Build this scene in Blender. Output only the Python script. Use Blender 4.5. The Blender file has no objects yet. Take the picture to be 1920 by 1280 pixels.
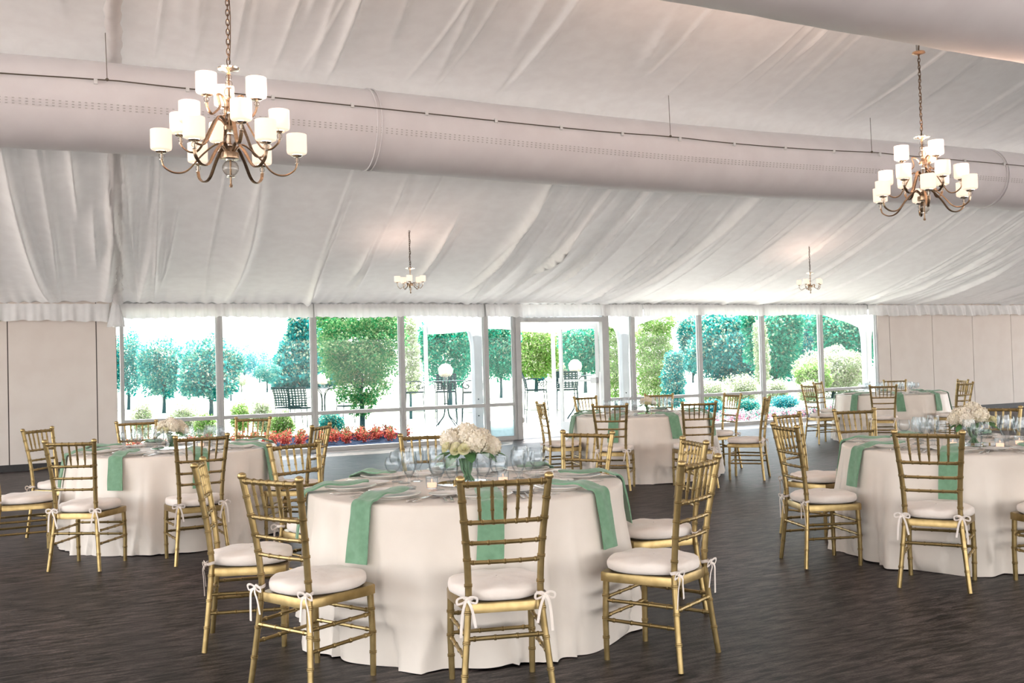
import bpy, math, random
import numpy as np
from mathutils import Vector, Matrix

PI = math.pi
R = math.radians
rnd = random.Random(7)
sc = bpy.context.scene
col = sc.collection

# ------------------------------------------------------------------ camera
FPX, PITCH, ROLL, CAMH, YAW = 1876.71, 0.0225568, -0.0270786, 1.3714, 0.450447
_c, _s = math.cos(YAW), math.sin(YAW)
_cp, _sp = math.cos(PITCH), math.sin(PITCH)
F_ = Vector((_s*_cp, _c*_cp, _sp))
U0 = Vector((-_s*_sp, -_c*_sp, _cp))
R0 = Vector((_c, -_s, 0))
R_ = R0*math.cos(ROLL) + U0*math.sin(ROLL)
U_ = -R0*math.sin(ROLL) + U0*math.cos(ROLL)
cd = bpy.data.cameras.new('camera')
cam = bpy.data.objects.new('camera', cd)
col.objects.link(cam)
cd.sensor_width = 36.0
cd.lens = 36.0*FPX/1920.0
cd.clip_start = 0.05
cd.clip_end = 500
cam.matrix_world = Matrix(((R_.x, U_.x, -F_.x, 0), (R_.y, U_.y, -F_.y, 0), (R_.z, U_.z, -F_.z, CAMH), (0, 0, 0, 1)))
sc.camera = cam


def ray(u, v):
    return F_ + R_*((u-960)/FPX) - U_*((v-640)/FPX)


def atdepth(u, v, Z):
    """point seen at photo coordinate u,v at distance Z along the view axis"""
    return Vector((0, 0, CAMH)) + ray(u, v)*Z


def onground(u, v, z=0.0):
    d = ray(u, v)
    t = (z-CAMH)/d.z
    return Vector((0, 0, CAMH)) + d*t


# ------------------------------------------------------------------ materials
def newmat(name):
    m = bpy.data.materials.new(name)
    m.use_nodes = True
    nt = m.node_tree
    nt.nodes.clear()
    out = nt.nodes.new('ShaderNodeOutputMaterial')
    return m, nt, out


def N(nt, typ, **kw):
    n = nt.nodes.new(typ)
    for k, v in kw.items():
        if k in n.inputs:
            n.inputs[k].default_value = v
        else:
            setattr(n, k, v)
    return n


def c4(c):
    return (c[0], c[1], c[2], 1.0)


def noise_color(nt, c1, c2, scale=20.0, stretch=(1, 1, 1), detail=3.0, lo=.35, hi=.65, coord='Object'):
    tc = N(nt, 'ShaderNodeTexCoord')
    mp = N(nt, 'ShaderNodeMapping')
    mp.inputs['Scale'].default_value = stretch
    nt.links.new(tc.outputs[coord], mp.inputs['Vector'])
    no = N(nt, 'ShaderNodeTexNoise')
    no.inputs['Scale'].default_value = scale
    no.inputs['Detail'].default_value = detail
    nt.links.new(mp.outputs[0], no.inputs['Vector'])
    rp = N(nt, 'ShaderNodeValToRGB')
    rp.color_ramp.elements[0].position = lo
    rp.color_ramp.elements[0].color = c4(c1)
    rp.color_ramp.elements[1].position = hi
    rp.color_ramp.elements[1].color = c4(c2)
    nt.links.new(no.outputs['Fac'], rp.inputs['Fac'])
    return rp, no, mp


def pbr(name, c1, c2=None, rough=.5, metal=0.0, scale=20., stretch=(1, 1, 1), bump=0.0, spec=.5, sheen=0.0, trans=0.0, coat=0.0, bscale=None):
    m, nt, out = newmat(name)
    p = N(nt, 'ShaderNodeBsdfPrincipled')
    p.inputs['Roughness'].default_value = rough
    p.inputs['Metallic'].default_value = metal
    p.inputs['Specular IOR Level'].default_value = spec
    p.inputs['Sheen Weight'].default_value = sheen
    p.inputs['Coat Weight'].default_value = coat
    rp, no, mp = noise_color(nt, c1, c2 or c1, scale, stretch)
    nt.links.new(rp.outputs[0], p.inputs['Base Color'])
    if bump:
        b = N(nt, 'ShaderNodeBump')
        b.inputs['Strength'].default_value = bump
        b.inputs['Distance'].default_value = .01
        src = no
        if bscale:
            src = N(nt, 'ShaderNodeTexNoise')
            src.inputs['Scale'].default_value = bscale
            nt.links.new(mp.outputs[0], src.inputs['Vector'])
        nt.links.new(src.outputs['Fac'], b.inputs['Height'])
        nt.links.new(b.outputs[0], p.inputs['Normal'])
    if trans > 0:
        t = N(nt, 'ShaderNodeBsdfTranslucent')
        nt.links.new(rp.outputs[0], t.inputs['Color'])
        mx = N(nt, 'ShaderNodeMixShader')
        mx.inputs[0].default_value = trans
        nt.links.new(p.outputs[0], mx.inputs[1])
        nt.links.new(t.outputs[0], mx.inputs[2])
        nt.links.new(mx.outputs[0], out.inputs[0])
    else:
        nt.links.new(p.outputs[0], out.inputs[0])
    return m


def emis(name, c, strength):
    m, nt, out = newmat(name)
    e = N(nt, 'ShaderNodeEmission')
    e.inputs[0].default_value = c4(c)
    e.inputs[1].default_value = strength
    nt.links.new(e.outputs[0], out.inputs[0])
    return m


def clearglass(name, tint=(.97, .985, .98), edge=(.55, .62, .62), ior=1.45, rough=.0, power=3.0):
    """thin clear glass: sees straight through, reflects by fresnel, absorbs along its edges"""
    m, nt, out = newmat(name)
    lw = N(nt, 'ShaderNodeLayerWeight')
    lw.inputs['Blend'].default_value = .5
    pw = N(nt, 'ShaderNodeMath', operation='POWER')
    pw.inputs[1].default_value = power
    nt.links.new(lw.outputs['Facing'], pw.inputs[0])
    mc = N(nt, 'ShaderNodeMix', data_type='RGBA')
    mc.inputs[6].default_value = c4(tint)
    mc.inputs[7].default_value = c4(edge)
    nt.links.new(pw.outputs[0], mc.inputs[0])
    tr = N(nt, 'ShaderNodeBsdfTransparent')
    nt.links.new(mc.outputs[2], tr.inputs[0])
    gl = N(nt, 'ShaderNodeBsdfGlossy')
    gl.inputs['Roughness'].default_value = rough
    f0 = ((ior-1)/(ior+1))**2
    p5 = N(nt, 'ShaderNodeMath', operation='POWER')
    p5.inputs[1].default_value = 5.0
    nt.links.new(lw.outputs['Facing'], p5.inputs[0])
    ma = N(nt, 'ShaderNodeMath', operation='MULTIPLY_ADD')
    ma.inputs[1].default_value = .75
    ma.inputs[2].default_value = f0
    nt.links.new(p5.outputs[0], ma.inputs[0])
    mx = N(nt, 'ShaderNodeMixShader')
    nt.links.new(ma.outputs[0], mx.inputs[0])
    nt.links.new(tr.outputs[0], mx.inputs[1])
    nt.links.new(gl.outputs[0], mx.inputs[2])
    nt.links.new(mx.outputs[0], out.inputs[0])
    return m


def fabric_sheet(name, c1, c2, trans, scale=6., rough=.75, sheen=.2):
    return pbr(name, c1, c2, rough=rough, scale=scale, trans=trans, sheen=sheen, spec=.25, bump=.05, bscale=90.)


M = {}
M['gold'] = pbr('gold_paint', (.285, .20, .08), (.385, .275, .12), rough=.3, metal=.82, scale=18, spec=.6)
M['cushion'] = pbr('ivory_cotton', (.80, .70, .62), (.86, .77, .70), rough=.8, scale=9, bump=.25, bscale=35, sheen=.25, spec=.2)
M['cloth'] = pbr('ivory_satin', (.74, .655, .57), (.79, .705, .62), rough=.42, scale=5, sheen=.15, spec=.35, bump=.03, bscale=160)
M['napkin'] = pbr('sage_linen', (.145, .285, .172), (.18, .335, .21), rough=.7, scale=30, sheen=.3, spec=.25, bump=.06, bscale=300)
M['china'] = pbr('white_china', (.82, .79, .75), (.86, .83, .79), rough=.15, scale=5, spec=.5)
M['steel'] = pbr('cutlery_steel', (.62, .58, .54), (.72, .68, .64), rough=.18, metal=1.0, scale=30)
M['glass'] = clearglass('drinking_glass', (.975, .985, .99), (.46, .53, .57), power=3.0)
M['pane'] = clearglass('window_glass', (.965, .985, .985), (.8, .86, .86), ior=1.25)
M['frost'] = pbr('frosted_film', (.62, .74, .76), (.68, .8, .82), rough=.5, trans=.6)
M['alu'] = pbr('white_aluminium', (.42, .42, .41), (.47, .47, .455), rough=.45, scale=4)
M['panel'] = pbr('wall_panel', (.68, .61, .55), (.71, .645, .585), rough=.75, scale=3, bump=.03, bscale=200)
M['seam'] = pbr('panel_seam', (.12, .1, .09), rough=.8)
M['black'] = pbr('black_rubber', (.018, .016, .016), (.025, .022, .02), rough=.5)
M['liner'] = fabric_sheet('ceiling_liner_fabric', (.79, .765, .745), (.83, .81, .79), .015)
M['valance'] = fabric_sheet('sheer_valance_fabric', (.80, .80, .79), (.86, .86, .85), .2, sheen=.1)
M['duct'] = pbr('duct_fabric', (.70, .675, .685), (.74, .72, .73), rough=.7, scale=3, sheen=.2, spec=.25, bump=.12, bscale=14)
M['ductdot'] = pbr('duct_perforation', (.47, .45, .44), rough=.9)
M['cable'] = pbr('steel_cable', (.16, .13, .10), rough=.4, metal=.7)
M['bronze'] = pbr('brushed_bronze', (.30, .205, .135), (.42, .30, .20), rough=.28, metal=.95, scale=30, stretch=(1, 1, 6))
M['nickel'] = pbr('polished_nickel', (.78, .70, .60), (.86, .78, .68), rough=.12, metal=1.0)
M['chain'] = pbr('dark_bronze_chain', (.07, .05, .035), (.11, .08, .055), rough=.4, metal=.8)
M['crystal'] = clearglass('crystal_ball', (.95, .93, .90), (.30, .24, .20), ior=1.6, power=2.0)
M['mirror'] = pbr('mirror_silver', (.88, .92, .92), rough=.02, metal=1.0)
M['wax'] = emis('lit_candle_wax', (1.0, .55, .38), .32)
M['petal'] = pbr('ivory_petals', (.84, .76, .60), (.90, .83, .72), rough=.7, scale=14, trans=.25, sheen=.2)
M['petal2'] = pbr('cream_petals', (.86, .80, .62), (.84, .82, .50), rough=.7, scale=40, trans=.25)
M['leaf'] = pbr('bouquet_leaf', (.05, .17, .05), (.10, .26, .09), rough=.45, scale=25, trans=.2)
M['stemgreen'] = pbr('stem_green', (.09, .2, .09), (.16, .3, .14), rough=.5, scale=40)
M['iron'] = pbr('dark_patio_iron', (.006, .018, .02), (.01, .026, .028), rough=.7, spec=.12)
M['bark'] = pbr('tree_bark', (.015, .045, .05), (.03, .06, .06), rough=.95, spec=.1, scale=12, stretch=(3, 3, 1), bump=.4)
M['paving'] = pbr('terrace_paving', (.60, .575, .54), (.68, .65, .62), rough=.85, scale=2, bump=.05)
M['mulch'] = pbr('bed_mulch', (.008, .012, .022), (.016, .02, .032), rough=1.0, spec=.0, scale=30, bump=.5)
M['whitepost'] = pbr('white_tent_fabric', (.50, .51, .53), (.56, .57, .585), rough=.7, scale=3, trans=.25)


def shade_mat():
    m, nt, out = newmat('opal_lamp_shade')
    tc = N(nt, 'ShaderNodeTexCoord')
    no = N(nt, 'ShaderNodeTexNoise')
    no.inputs['Scale'].default_value = 60
    mp = N(nt, 'ShaderNodeMapping')
    mp.inputs['Scale'].default_value = (4, 4, .2)
    nt.links.new(tc.outputs['Object'], mp.inputs[0])
    nt.links.new(mp.outputs[0], no.inputs['Vector'])
    e = N(nt, 'ShaderNodeEmission')
    e.inputs[0].default_value = (1.0, .74, .56, 1)
    e.inputs[1].default_value = .19
    d = N(nt, 'ShaderNodeBsdfTranslucent')
    d.inputs[0].default_value = (.035, .028, .022, 1)
    di = N(nt, 'ShaderNodeBsdfDiffuse')
    di.inputs[0].default_value = (.85, .8, .76, 1)
    mx = N(nt, 'ShaderNodeMixShader')
    mx.inputs[0].default_value = .5
    nt.links.new(d.outputs[0], mx.inputs[1])
    nt.links.new(di.outputs[0], mx.inputs[2])
    ad = N(nt, 'ShaderNodeAddShader')
    nt.links.new(mx.outputs[0], ad.inputs[0])
    nt.links.new(e.outputs[0], ad.inputs[1])
    nt.links.new(ad.outputs[0], out.inputs[0])
    return m


M['shade'] = shade_mat()


def carpet_mat():
    m, nt, out = newmat('streaked_carpet')
    p = N(nt, 'ShaderNodeBsdfPrincipled')
    p.inputs['Roughness'].default_value = .44
    p.inputs['Specular IOR Level'].default_value = .16
    p.inputs['Sheen Weight'].default_value = .0
    p.inputs['Sheen Roughness'].default_value = .4
    rp, no, mp = noise_color(nt, (.002, .0015, .0015), (.125, .098, .094), 6., (.8, 4.2, 1), 6., .41, .64)
    no.inputs['Roughness'].default_value = .72
    no.inputs['Distortion'].default_value = .5
    big, no2, mp2 = noise_color(nt, (.62, .62, .62), (1.2, 1.17, 1.15), .8, (1, 1, 1), 2., .3, .7)
    mu = N(nt, 'ShaderNodeMix', data_type='RGBA', blend_type='MULTIPLY')
    mu.inputs[0].default_value = 1.0
    nt.links.new(rp.outputs[0], mu.inputs[6])
    nt.links.new(big.outputs[0], mu.inputs[7])
    fine, no3, mp3 = noise_color(nt, (.55, .55, .55), (1.35, 1.35, 1.35), 130., (.6, 1.2, 1), 3., .3, .7)
    mu2 = N(nt, 'ShaderNodeMix', data_type='RGBA', blend_type='MULTIPLY')
    mu2.inputs[0].default_value = 1.0
    nt.links.new(mu.outputs[2], mu2.inputs[6])
    nt.links.new(fine.outputs[0], mu2.inputs[7])
    nt.links.new(mu2.outputs[2], p.inputs['Base Color'])
    b = N(nt, 'ShaderNodeBump')
    b.inputs['Strength'].default_value = .35
    b.inputs['Distance'].default_value = .004
    nt.links.new(no3.outputs['Fac'], b.inputs['Height'])
    nt.links.new(b.outputs[0], p.inputs['Normal'])
    nt.links.new(p.outputs[0], out.inputs[0])
    return m


M['carpet'] = carpet_mat()
M['lawn'] = pbr('mown_lawn', (.28, .285, .21), (.36, .365, .29), rough=.9, scale=1.2, stretch=(1, 3, 1), bump=.2, bscale=60)


M['bounce'] = pbr('rosy_bounce_ground', (.31, .262, .245), (.39, .335, .315), rough=.9, scale=2)  # invented rosy colour for unseen ground, so its bounce turns the ceiling pink


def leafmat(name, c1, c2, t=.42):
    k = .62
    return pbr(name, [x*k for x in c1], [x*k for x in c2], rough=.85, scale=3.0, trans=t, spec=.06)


LV = {  # tree tones: shade tint painted into the darks, sun highlights into the palest
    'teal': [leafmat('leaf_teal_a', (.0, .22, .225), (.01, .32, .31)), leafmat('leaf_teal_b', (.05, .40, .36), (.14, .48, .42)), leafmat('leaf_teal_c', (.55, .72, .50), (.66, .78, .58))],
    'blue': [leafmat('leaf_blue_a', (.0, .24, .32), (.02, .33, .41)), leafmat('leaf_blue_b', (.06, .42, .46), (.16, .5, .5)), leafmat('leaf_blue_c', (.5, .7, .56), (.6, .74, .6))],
    'young': [leafmat('leaf_young_a', (.0, .22, .225), (.01, .32, .31)), leafmat('leaf_young_b', (.10, .46, .38), (.2, .54, .42)), leafmat('leaf_young_c', (.72, .78, .6), (.82, .84, .7))],  # pale sunlit variation painted as leaf colour
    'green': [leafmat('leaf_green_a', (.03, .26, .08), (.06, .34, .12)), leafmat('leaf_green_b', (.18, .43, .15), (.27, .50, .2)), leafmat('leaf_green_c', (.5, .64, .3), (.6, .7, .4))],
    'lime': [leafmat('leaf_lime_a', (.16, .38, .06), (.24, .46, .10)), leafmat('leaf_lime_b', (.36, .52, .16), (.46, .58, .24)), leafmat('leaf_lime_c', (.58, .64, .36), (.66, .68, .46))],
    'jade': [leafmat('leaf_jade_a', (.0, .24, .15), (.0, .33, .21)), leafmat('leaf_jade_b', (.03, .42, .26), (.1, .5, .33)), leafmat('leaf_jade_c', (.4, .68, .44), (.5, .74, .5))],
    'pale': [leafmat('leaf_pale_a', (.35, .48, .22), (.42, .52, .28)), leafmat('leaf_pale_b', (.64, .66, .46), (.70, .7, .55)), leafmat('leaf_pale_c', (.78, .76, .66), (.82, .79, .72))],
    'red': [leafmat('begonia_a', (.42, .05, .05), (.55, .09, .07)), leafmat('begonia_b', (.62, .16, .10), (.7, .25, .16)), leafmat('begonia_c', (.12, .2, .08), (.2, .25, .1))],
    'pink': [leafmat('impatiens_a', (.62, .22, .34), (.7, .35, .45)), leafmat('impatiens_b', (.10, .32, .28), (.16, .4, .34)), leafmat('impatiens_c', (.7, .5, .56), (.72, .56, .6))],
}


# ------------------------------------------------------------------ mesh helpers
class MB:
    def __init__(self):
        self.v, self.f, self.mi, self.k = [], [], [], 0

    def add(self, vs, fs, mi=0):
        b = len(self.v)
        self.v.extend([tuple(p) for p in vs])
        self.f.extend([tuple(i+b for i in q) for q in fs])
        self.mi.extend([mi]*len(fs))
        return self

    def box(self, x0, x1, y0, y1, z0, z1, bev=0.0, mi=0):
        vs = [(x, y, z) for x in (x0, x1) for y in (y0, y1) for z in (z0, z1)]
        fs = [(0, 1, 3, 2), (4, 6, 7, 5), (0, 4, 5, 1), (2, 3, 7, 6), (0, 2, 6, 4), (1, 5, 7, 3)]
        return self.add(vs, fs, mi)

    def tube(self, pts, rad, seg=8, cap=True, flat=None, up=None, mi=0, closed=False):
        """sweep; rad number or list; flat=(a,b) scales of the section"""
        pts = [Vector(p) for p in pts]
        n = len(pts)
        rads = rad if isinstance(rad, (list, tuple)) else [rad]*n
        tans = []
        for i in range(n):
            if closed:
                a, b = pts[(i-1) % n], pts[(i+1) % n]
            else:
                a, b = pts[max(i-1, 0)], pts[min(i+1, n-1)]
            t = (b-a)
            if t.length < 1e-9:
                t = tans[-1] if tans else Vector((0, 0, 1))
            tans.append(t.normalized())
        t0 = tans[0]
        ref = Vector(up) if up else (Vector((1, 0, 0)) if abs(t0.x) < .8 else Vector((0, 1, 0)))
        nrm = (ref - t0*ref.dot(t0)).normalized()
        vs = []
        fa, fb = flat or (1, 1)
        for i in range(n):
            t = tans[i]
            nrm = (nrm - t*nrm.dot(t))
            if nrm.length < 1e-6:
                nrm = t.orthogonal()
            nrm.normalize()
            bi = t.cross(nrm)
            for k in range(seg):
                a = 2*PI*k/seg
                vs.append(pts[i] + nrm*(math.cos(a)*rads[i]*fa) + bi*(math.sin(a)*rads[i]*fb))
        fs = []
        rng = n if closed else n-1
        for i in range(rng):
            j = (i+1) % n
            for k in range(seg):
                l = (k+1) % seg
                fs.append((i*seg+k, i*seg+l, j*seg+l, j*seg+k))
        if cap and not closed:
            fs.append(tuple(range(seg-1, -1, -1)))
            fs.append(tuple((n-1)*seg+k for k in range(seg)))
        return self.add(vs, fs, mi)

    def lathe(self, prof, seg=24, o=(0, 0, 0), mi=0, closed=False):
        """prof list of (r,z); r=0 ends collapse"""
        vs, idx = [], []
        for r, z in prof:
            if r < 1e-6:
                idx.append([len(vs)]*seg)
                vs.append((o[0], o[1], o[2]+z))
            else:
                idx.append(list(range(len(vs), len(vs)+seg)))
                vs += [(o[0]+r*math.cos(2*PI*k/seg), o[1]+r*math.sin(2*PI*k/seg), o[2]+z) for k in range(seg)]
        fs = []
        m = len(prof)
        for i in range(m if closed else m-1):
            a, b = idx[i], idx[(i+1) % m]
            for k in range(seg):
                l = (k+1) % seg
                q = [a[k], a[l], b[l], b[k]]
                q2 = []
                for w in q:
                    if w not in q2:
                        q2.append(w)
                if len(q2) > 2:
                    fs.append(tuple(q2))
        return self.add(vs, fs, mi)

    def ball(self, c, r, seg=12, rings=8, s=(1, 1, 1), mi=0):
        prof = [(r*math.sin(PI*i/rings), -r*math.cos(PI*i/rings)) for i in range(rings+1)]
        b = len(self.v)
        self.lathe(prof, seg, (0, 0, 0), mi)
        for i in range(b, len(self.v)):
            x, y, z = self.v[i]
            self.v[i] = (c[0]+x*s[0], c[1]+y*s[1], c[2]+z*s[2])
        return self

    def sheet(self, P, mi=0, wrap=False):
        """P[i][j] grid of points"""
        n, m = len(P), len(P[0])
        vs = [p for row in P for p in row]
        fs = []
        for i in range(n-1):
            for j in range(m if wrap else m-1):
                k = (j+1) % m
                fs.append((i*m+j, i*m+k, (i+1)*m+k, (i+1)*m+j))
        return self.add(vs, fs, mi)

    def mesh(self, name, mats, sharp=38, smooth=True):
        me = bpy.data.meshes.new(name)
        me.from_pydata(self.v, [], self.f)
        for mm in (mats if isinstance(mats, (list, tuple)) else [mats]):
            me.materials.append(mm)
        if any(self.mi):
            me.polygons.foreach_set('material_index', self.mi)
        me.polygons.foreach_set('use_smooth', [smooth]*len(self.f))
        if smooth and sharp:
            me.set_sharp_from_angle(angle=R(sharp))
        me.update()
        return me

    def obj(self, name, mats, parent=None, loc=(0, 0, 0), sharp=38, smooth=True):
        return mobj(name, self.mesh(name, mats, sharp, smooth), parent, loc)


def mobj(name, me, parent=None, loc=(0, 0, 0), rz=0.0):
    o = bpy.data.objects.new(name, me)
    col.objects.link(o)
    if parent:
        o.parent = parent
    o.location = loc
    if rz:
        o.rotation_euler = (0, 0, rz)
    return o


def tag(o, label, cat, group=None, kind=None):
    o['label'] = label
    o['category'] = cat
    if group:
        o['group'] = group
    if kind:
        o['kind'] = kind
    return o


def thing(name, label, cat, loc=(0, 0, 0), rz=0.0, group=None, kind=None):
    o = bpy.data.objects.new(name, None)
    o.empty_display_size = .1
    col.objects.link(o)
    o.location = loc
    o.rotation_euler = (0, 0, rz)
    return tag(o, label, cat, group, kind)


def dup(root, loc, rz, label=None, group=None, scale=None):
    r = root.copy()
    col.objects.link(r)
    r.location = loc
    r.rotation_euler = (0, 0, rz)
    if scale:
        r.scale = (scale,)*3
    if label:
        r['label'] = label
    if group:
        r['group'] = group
    for ch in list(root.children):
        d = ch.copy()
        col.objects.link(d)
        d.parent = r
        for g in list(ch.children):
            e = g.copy()
            col.objects.link(e)
            e.parent = d
    return r


def struct(o, label, cat):
    return tag(o, label, cat, None, 'structure')


def smooth_path(ctrl, n):
    """Catmull-Rom through ctrl"""
    P = [Vector(p) for p in ctrl]
    P = [P[0]*2-P[1]] + P + [P[-1]*2-P[-2]]
    out = []
    segs = len(P)-3
    for i in range(segs):
        p0, p1, p2, p3 = P[i:i+4]
        m = n if i < segs-1 else n+1
        for k in range(m):
            t = k/n
            out.append(.5*((2*p1)+(p2-p0)*t+(2*p0-5*p1+4*p2-p3)*t*t+(3*p1-p0-3*p2+p3)*t**3))
    return out


def along(path, s):
    """point at arc length s"""
    acc = 0
    for a, b in zip(path, path[1:]):
        l = (b-a).length
        if acc+l >= s or b is path[-1]:
            return a.lerp(b, min(max((s-acc)/max(l, 1e-9), 0), 1))
        acc += l
    return path[-1]


def plen(path):
    return sum((b-a).length for a, b in zip(path, path[1:]))


def bamboo(mb, path, r0, r1, nodes, seg=8, ring=1.2, w=.0075, tip=None):
    """turned bamboo stick: path swept with raised double rings at arc fractions nodes"""
    L = plen(path)
    ss = [(0.0, 1.0), (L, 1.0)]
    acc = 0
    for a, b in zip(path, path[1:]):
        acc += (b-a).length
        if 0.002 < acc < L-.002:
            ss.append((acc, 1.0))
    keep = []
    cent = [t*L for t in nodes]
    for s, k in ss:
        if all(abs(s-q) > w*1.3 for q in cent):
            keep.append((s, k))
    for q in cent:
        for d, k in ((-1, 1.0), (-.72, ring), (-.22, ring), (0, 1.03), (.22, ring), (.72, ring), (1, 1.0)):
            s = q+d*w
            if 0 <= s <= L:
                keep.append((s, k))
    keep.sort()
    pts = [along(path, s) for s, k in keep]
    rad = [(r0+(r1-r0)*s/L)*k for s, k in keep]
    if tip:
        rad = [r*tip(s/L) for r, (s, k) in zip(rad, keep)]
    mb.tube(pts, rad, seg)
    return mb


# ------------------------------------------------------------------ room shell
WY = 16.373          # inner face of the glazed long wall
EAVE = 2.47
RIDGE_Y, PURLIN_Y = 6.0, 10.4
SLOPE = .34
XL, XR = -9.0, 29.0


def ceil_base(y):
    """fabric liner height: sags between eave, purlin and ridge"""
    y = np.asarray(y, float)
    d = np.abs(y-RIDGE_Y)
    z = EAVE+.005+SLOPE*(WY-RIDGE_Y-d)
    span1 = PURLIN_Y-RIDGE_Y
    span2 = WY-PURLIN_Y
    t1 = np.clip(d/span1, 0, 1)
    t2 = np.clip((d-span1)/span2, 0, 1)
    return z-4*.16*t1*(1-t1)-4*.30*t2*(1-t2)


def build_floor():
    mb = MB()
    mb.box(XL, XR, -4.4, WY+.12, -.05, 0)
    o = mb.obj('floor', M['carpet'])
    struct(o, 'dark brown streaked carpet covering the marquee floor', 'floor')
    mb = MB()
    n = 40
    xs = np.linspace(-140, 160, n)
    ys = np.concatenate([np.linspace(WY+.12, 40, 14), np.linspace(45, 240, 16)])
    P = [[(x, y, -.03 + (.35*max(0, y-60)/60)) for x in xs] for y in ys]
    mb.sheet(P)
    o = mb.obj('lawn', M['lawn'])
    struct(o, 'sunlit pale lawn stretching out beyond the glass wall', 'lawn')
    mb = MB()
    mb.box(-60, 80, -70, -4.4, -.09, -.03)
    mb.box(-60, XL, -4.4, WY+.12, -.09, -.03)
    mb.box(XR, 80, -4.4, WY+.12, -.09, -.03)
    o = mb.obj('ground', M['bounce'])  # out of view; added to bounce pinkish light onto the liner
    struct(o, 'rosy brick ground added unseen around the other sides of the marquee', 'ground')
    mb = MB()
    mb.box(6.56, 15.5, WY+.12, 19.12, -.028, -.008)
    mb.box(6.91, 15.5, 19.12, 24.5, -.028, -.008)
    o = mb.obj('terrace', M['paving'])
    struct(o, 'pale paved terrace outside the glass door', 'terrace')


def build_ceiling():
    rs = np.random.RandomState(3)
    xs = np.concatenate([np.arange(XL, -2.0, .09), np.arange(-2.0, 22.0, .0165), np.arange(22.0, XR+.001, .09)])
    ya = WY-(WY-PURLIN_Y)*np.linspace(0, 1, 44)**1.25
    yb = PURLIN_Y-(PURLIN_Y-RIDGE_Y)*np.linspace(0, 1, 26)[1:]
    yc = np.linspace(RIDGE_Y, -4.373, 24)[1:]
    ys = np.concatenate([ya, yb, yc])
    X, Y = np.meshgrid(xs, ys)
    Z = ceil_base(Y)
    D = np.zeros_like(Z)
    for (y0, y1, dens, amp) in ((WY, PURLIN_Y, 8.5, 1.0), (PURLIN_Y, RIDGE_Y, 7.0, .85), (RIDGE_Y, -4.4, 1.2, 1.0)):
        lo, hi = min(y0, y1), max(y0, y1)
        rows = np.where((ys <= hi+1e-6) & (ys >= lo-1e-6))[0]
        t = np.abs(ys[rows]-y0)/(hi-lo)
        env_all = np.sin(PI*np.clip(t, 0, 1))**.35
        nf = int((XR-XL)*dens)
        x0s = XL+(XR-XL)*rs.rand(nf)
        # clustered pleats
        x0s = x0s+.22*np.sin(x0s*2.1)+.12*np.sin(x0s*5.3+1)
        for x0 in x0s:
            if rs.rand() < .38:
                a = amp*(.03+.105*rs.rand()**1.6)
                w = .030+.085*rs.rand()**1.4
            else:
                a = amp*(.018+.050*rs.rand())
                w = .011+.022*rs.rand()
            drift = .075*(hi-lo)+rs.normal(0, .16)
            curve = rs.normal(0, .10)
            ta, tb = sorted((rs.uniform(-.5, .9), rs.uniform(.1, 1.6)))
            if tb-ta < .35:
                tb = ta+.35
            ramp = np.clip((t-ta)/.16, 0, 1)*np.clip((tb-t)/.16, 0, 1)
            side = rs.choice([-1, 1])
            xc = x0-drift*t+curve*np.sin(PI*t)
            i0 = np.searchsorted(xs, xc.min()-.6)
            i1 = np.searchsorted(xs, xc.max()+.6)
            if i1 <= i0:
                continue
            q = (xs[None, i0:i1]-xc[:, None])/w*side
            # steep on one side, long tail on the other
            ridge = np.where(q < 0, np.exp(-np.abs(q)**1.5*2.2), np.exp(-np.abs(q)*.75))
            D[np.ix_(rows, np.arange(i0, i1))] += (a*(env_all*ramp)[:, None])*ridge
    # broad billows and the gathered edge at the eave
    t = np.clip((WY-Y)/(WY-PURLIN_Y), 0, 1)
    Xd = X+.075*(WY-Y)
    D += .03*np.sin(Xd*2.05+.6*np.sin(Xd*.9))*np.sin(PI*t)*(Y > PURLIN_Y)
    g = np.exp(-(WY-Y)/.5)*(Y > 12)
    D += g*.012*np.sin(Xd*31+2*np.sin(Xd*4.3))
    Z = Z-D+.012*np.exp(-(WY-Y)/.2)*np.sin(X*1.3)
    mb = MB()
    n, m = X.shape
    mb.v = list(map(tuple, np.stack([X, Y, Z], -1).reshape(-1, 3).tolist()))
    for i in range(n-1):
        b = i*m
        mb.f.extend([(b+j, b+m+j, b+m+j+1, b+j+1) for j in range(m-1)])
    mb.mi = [0]*len(mb.f)
    o = mb.obj('ceiling', M['liner'], sharp=None)
    struct(o, 'white draped fabric ceiling liner hanging in long pleats', 'ceiling')
    # ruched strip along one rafter
    mb = MB()
    P = []
    for i in range(150):
        y = WY-.02-(WY-6.2)*i/149
        x = 1.24-.075*(WY-y)
        z = float(ceil_base(y))-.055
        P.append([(x+dx+.010*math.sin(i*1.7+k)+.006*math.sin(i*.63), y, z+.012-.6*h*(.7+.5*math.sin(i*1.9+k*.8)**2)) for k, (dx, h) in enumerate(((-.07, -.04), (-.045, .03), (-.015, .045), (.02, .048), (.05, .025), (.075, -.04)))])
    mb.sheet(P)
    o = mb.obj('trim_1', M['liner'], sharp=None)
    struct(o, 'narrow ruched fabric strip covering the rafter seam', 'ceiling strip')


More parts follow.
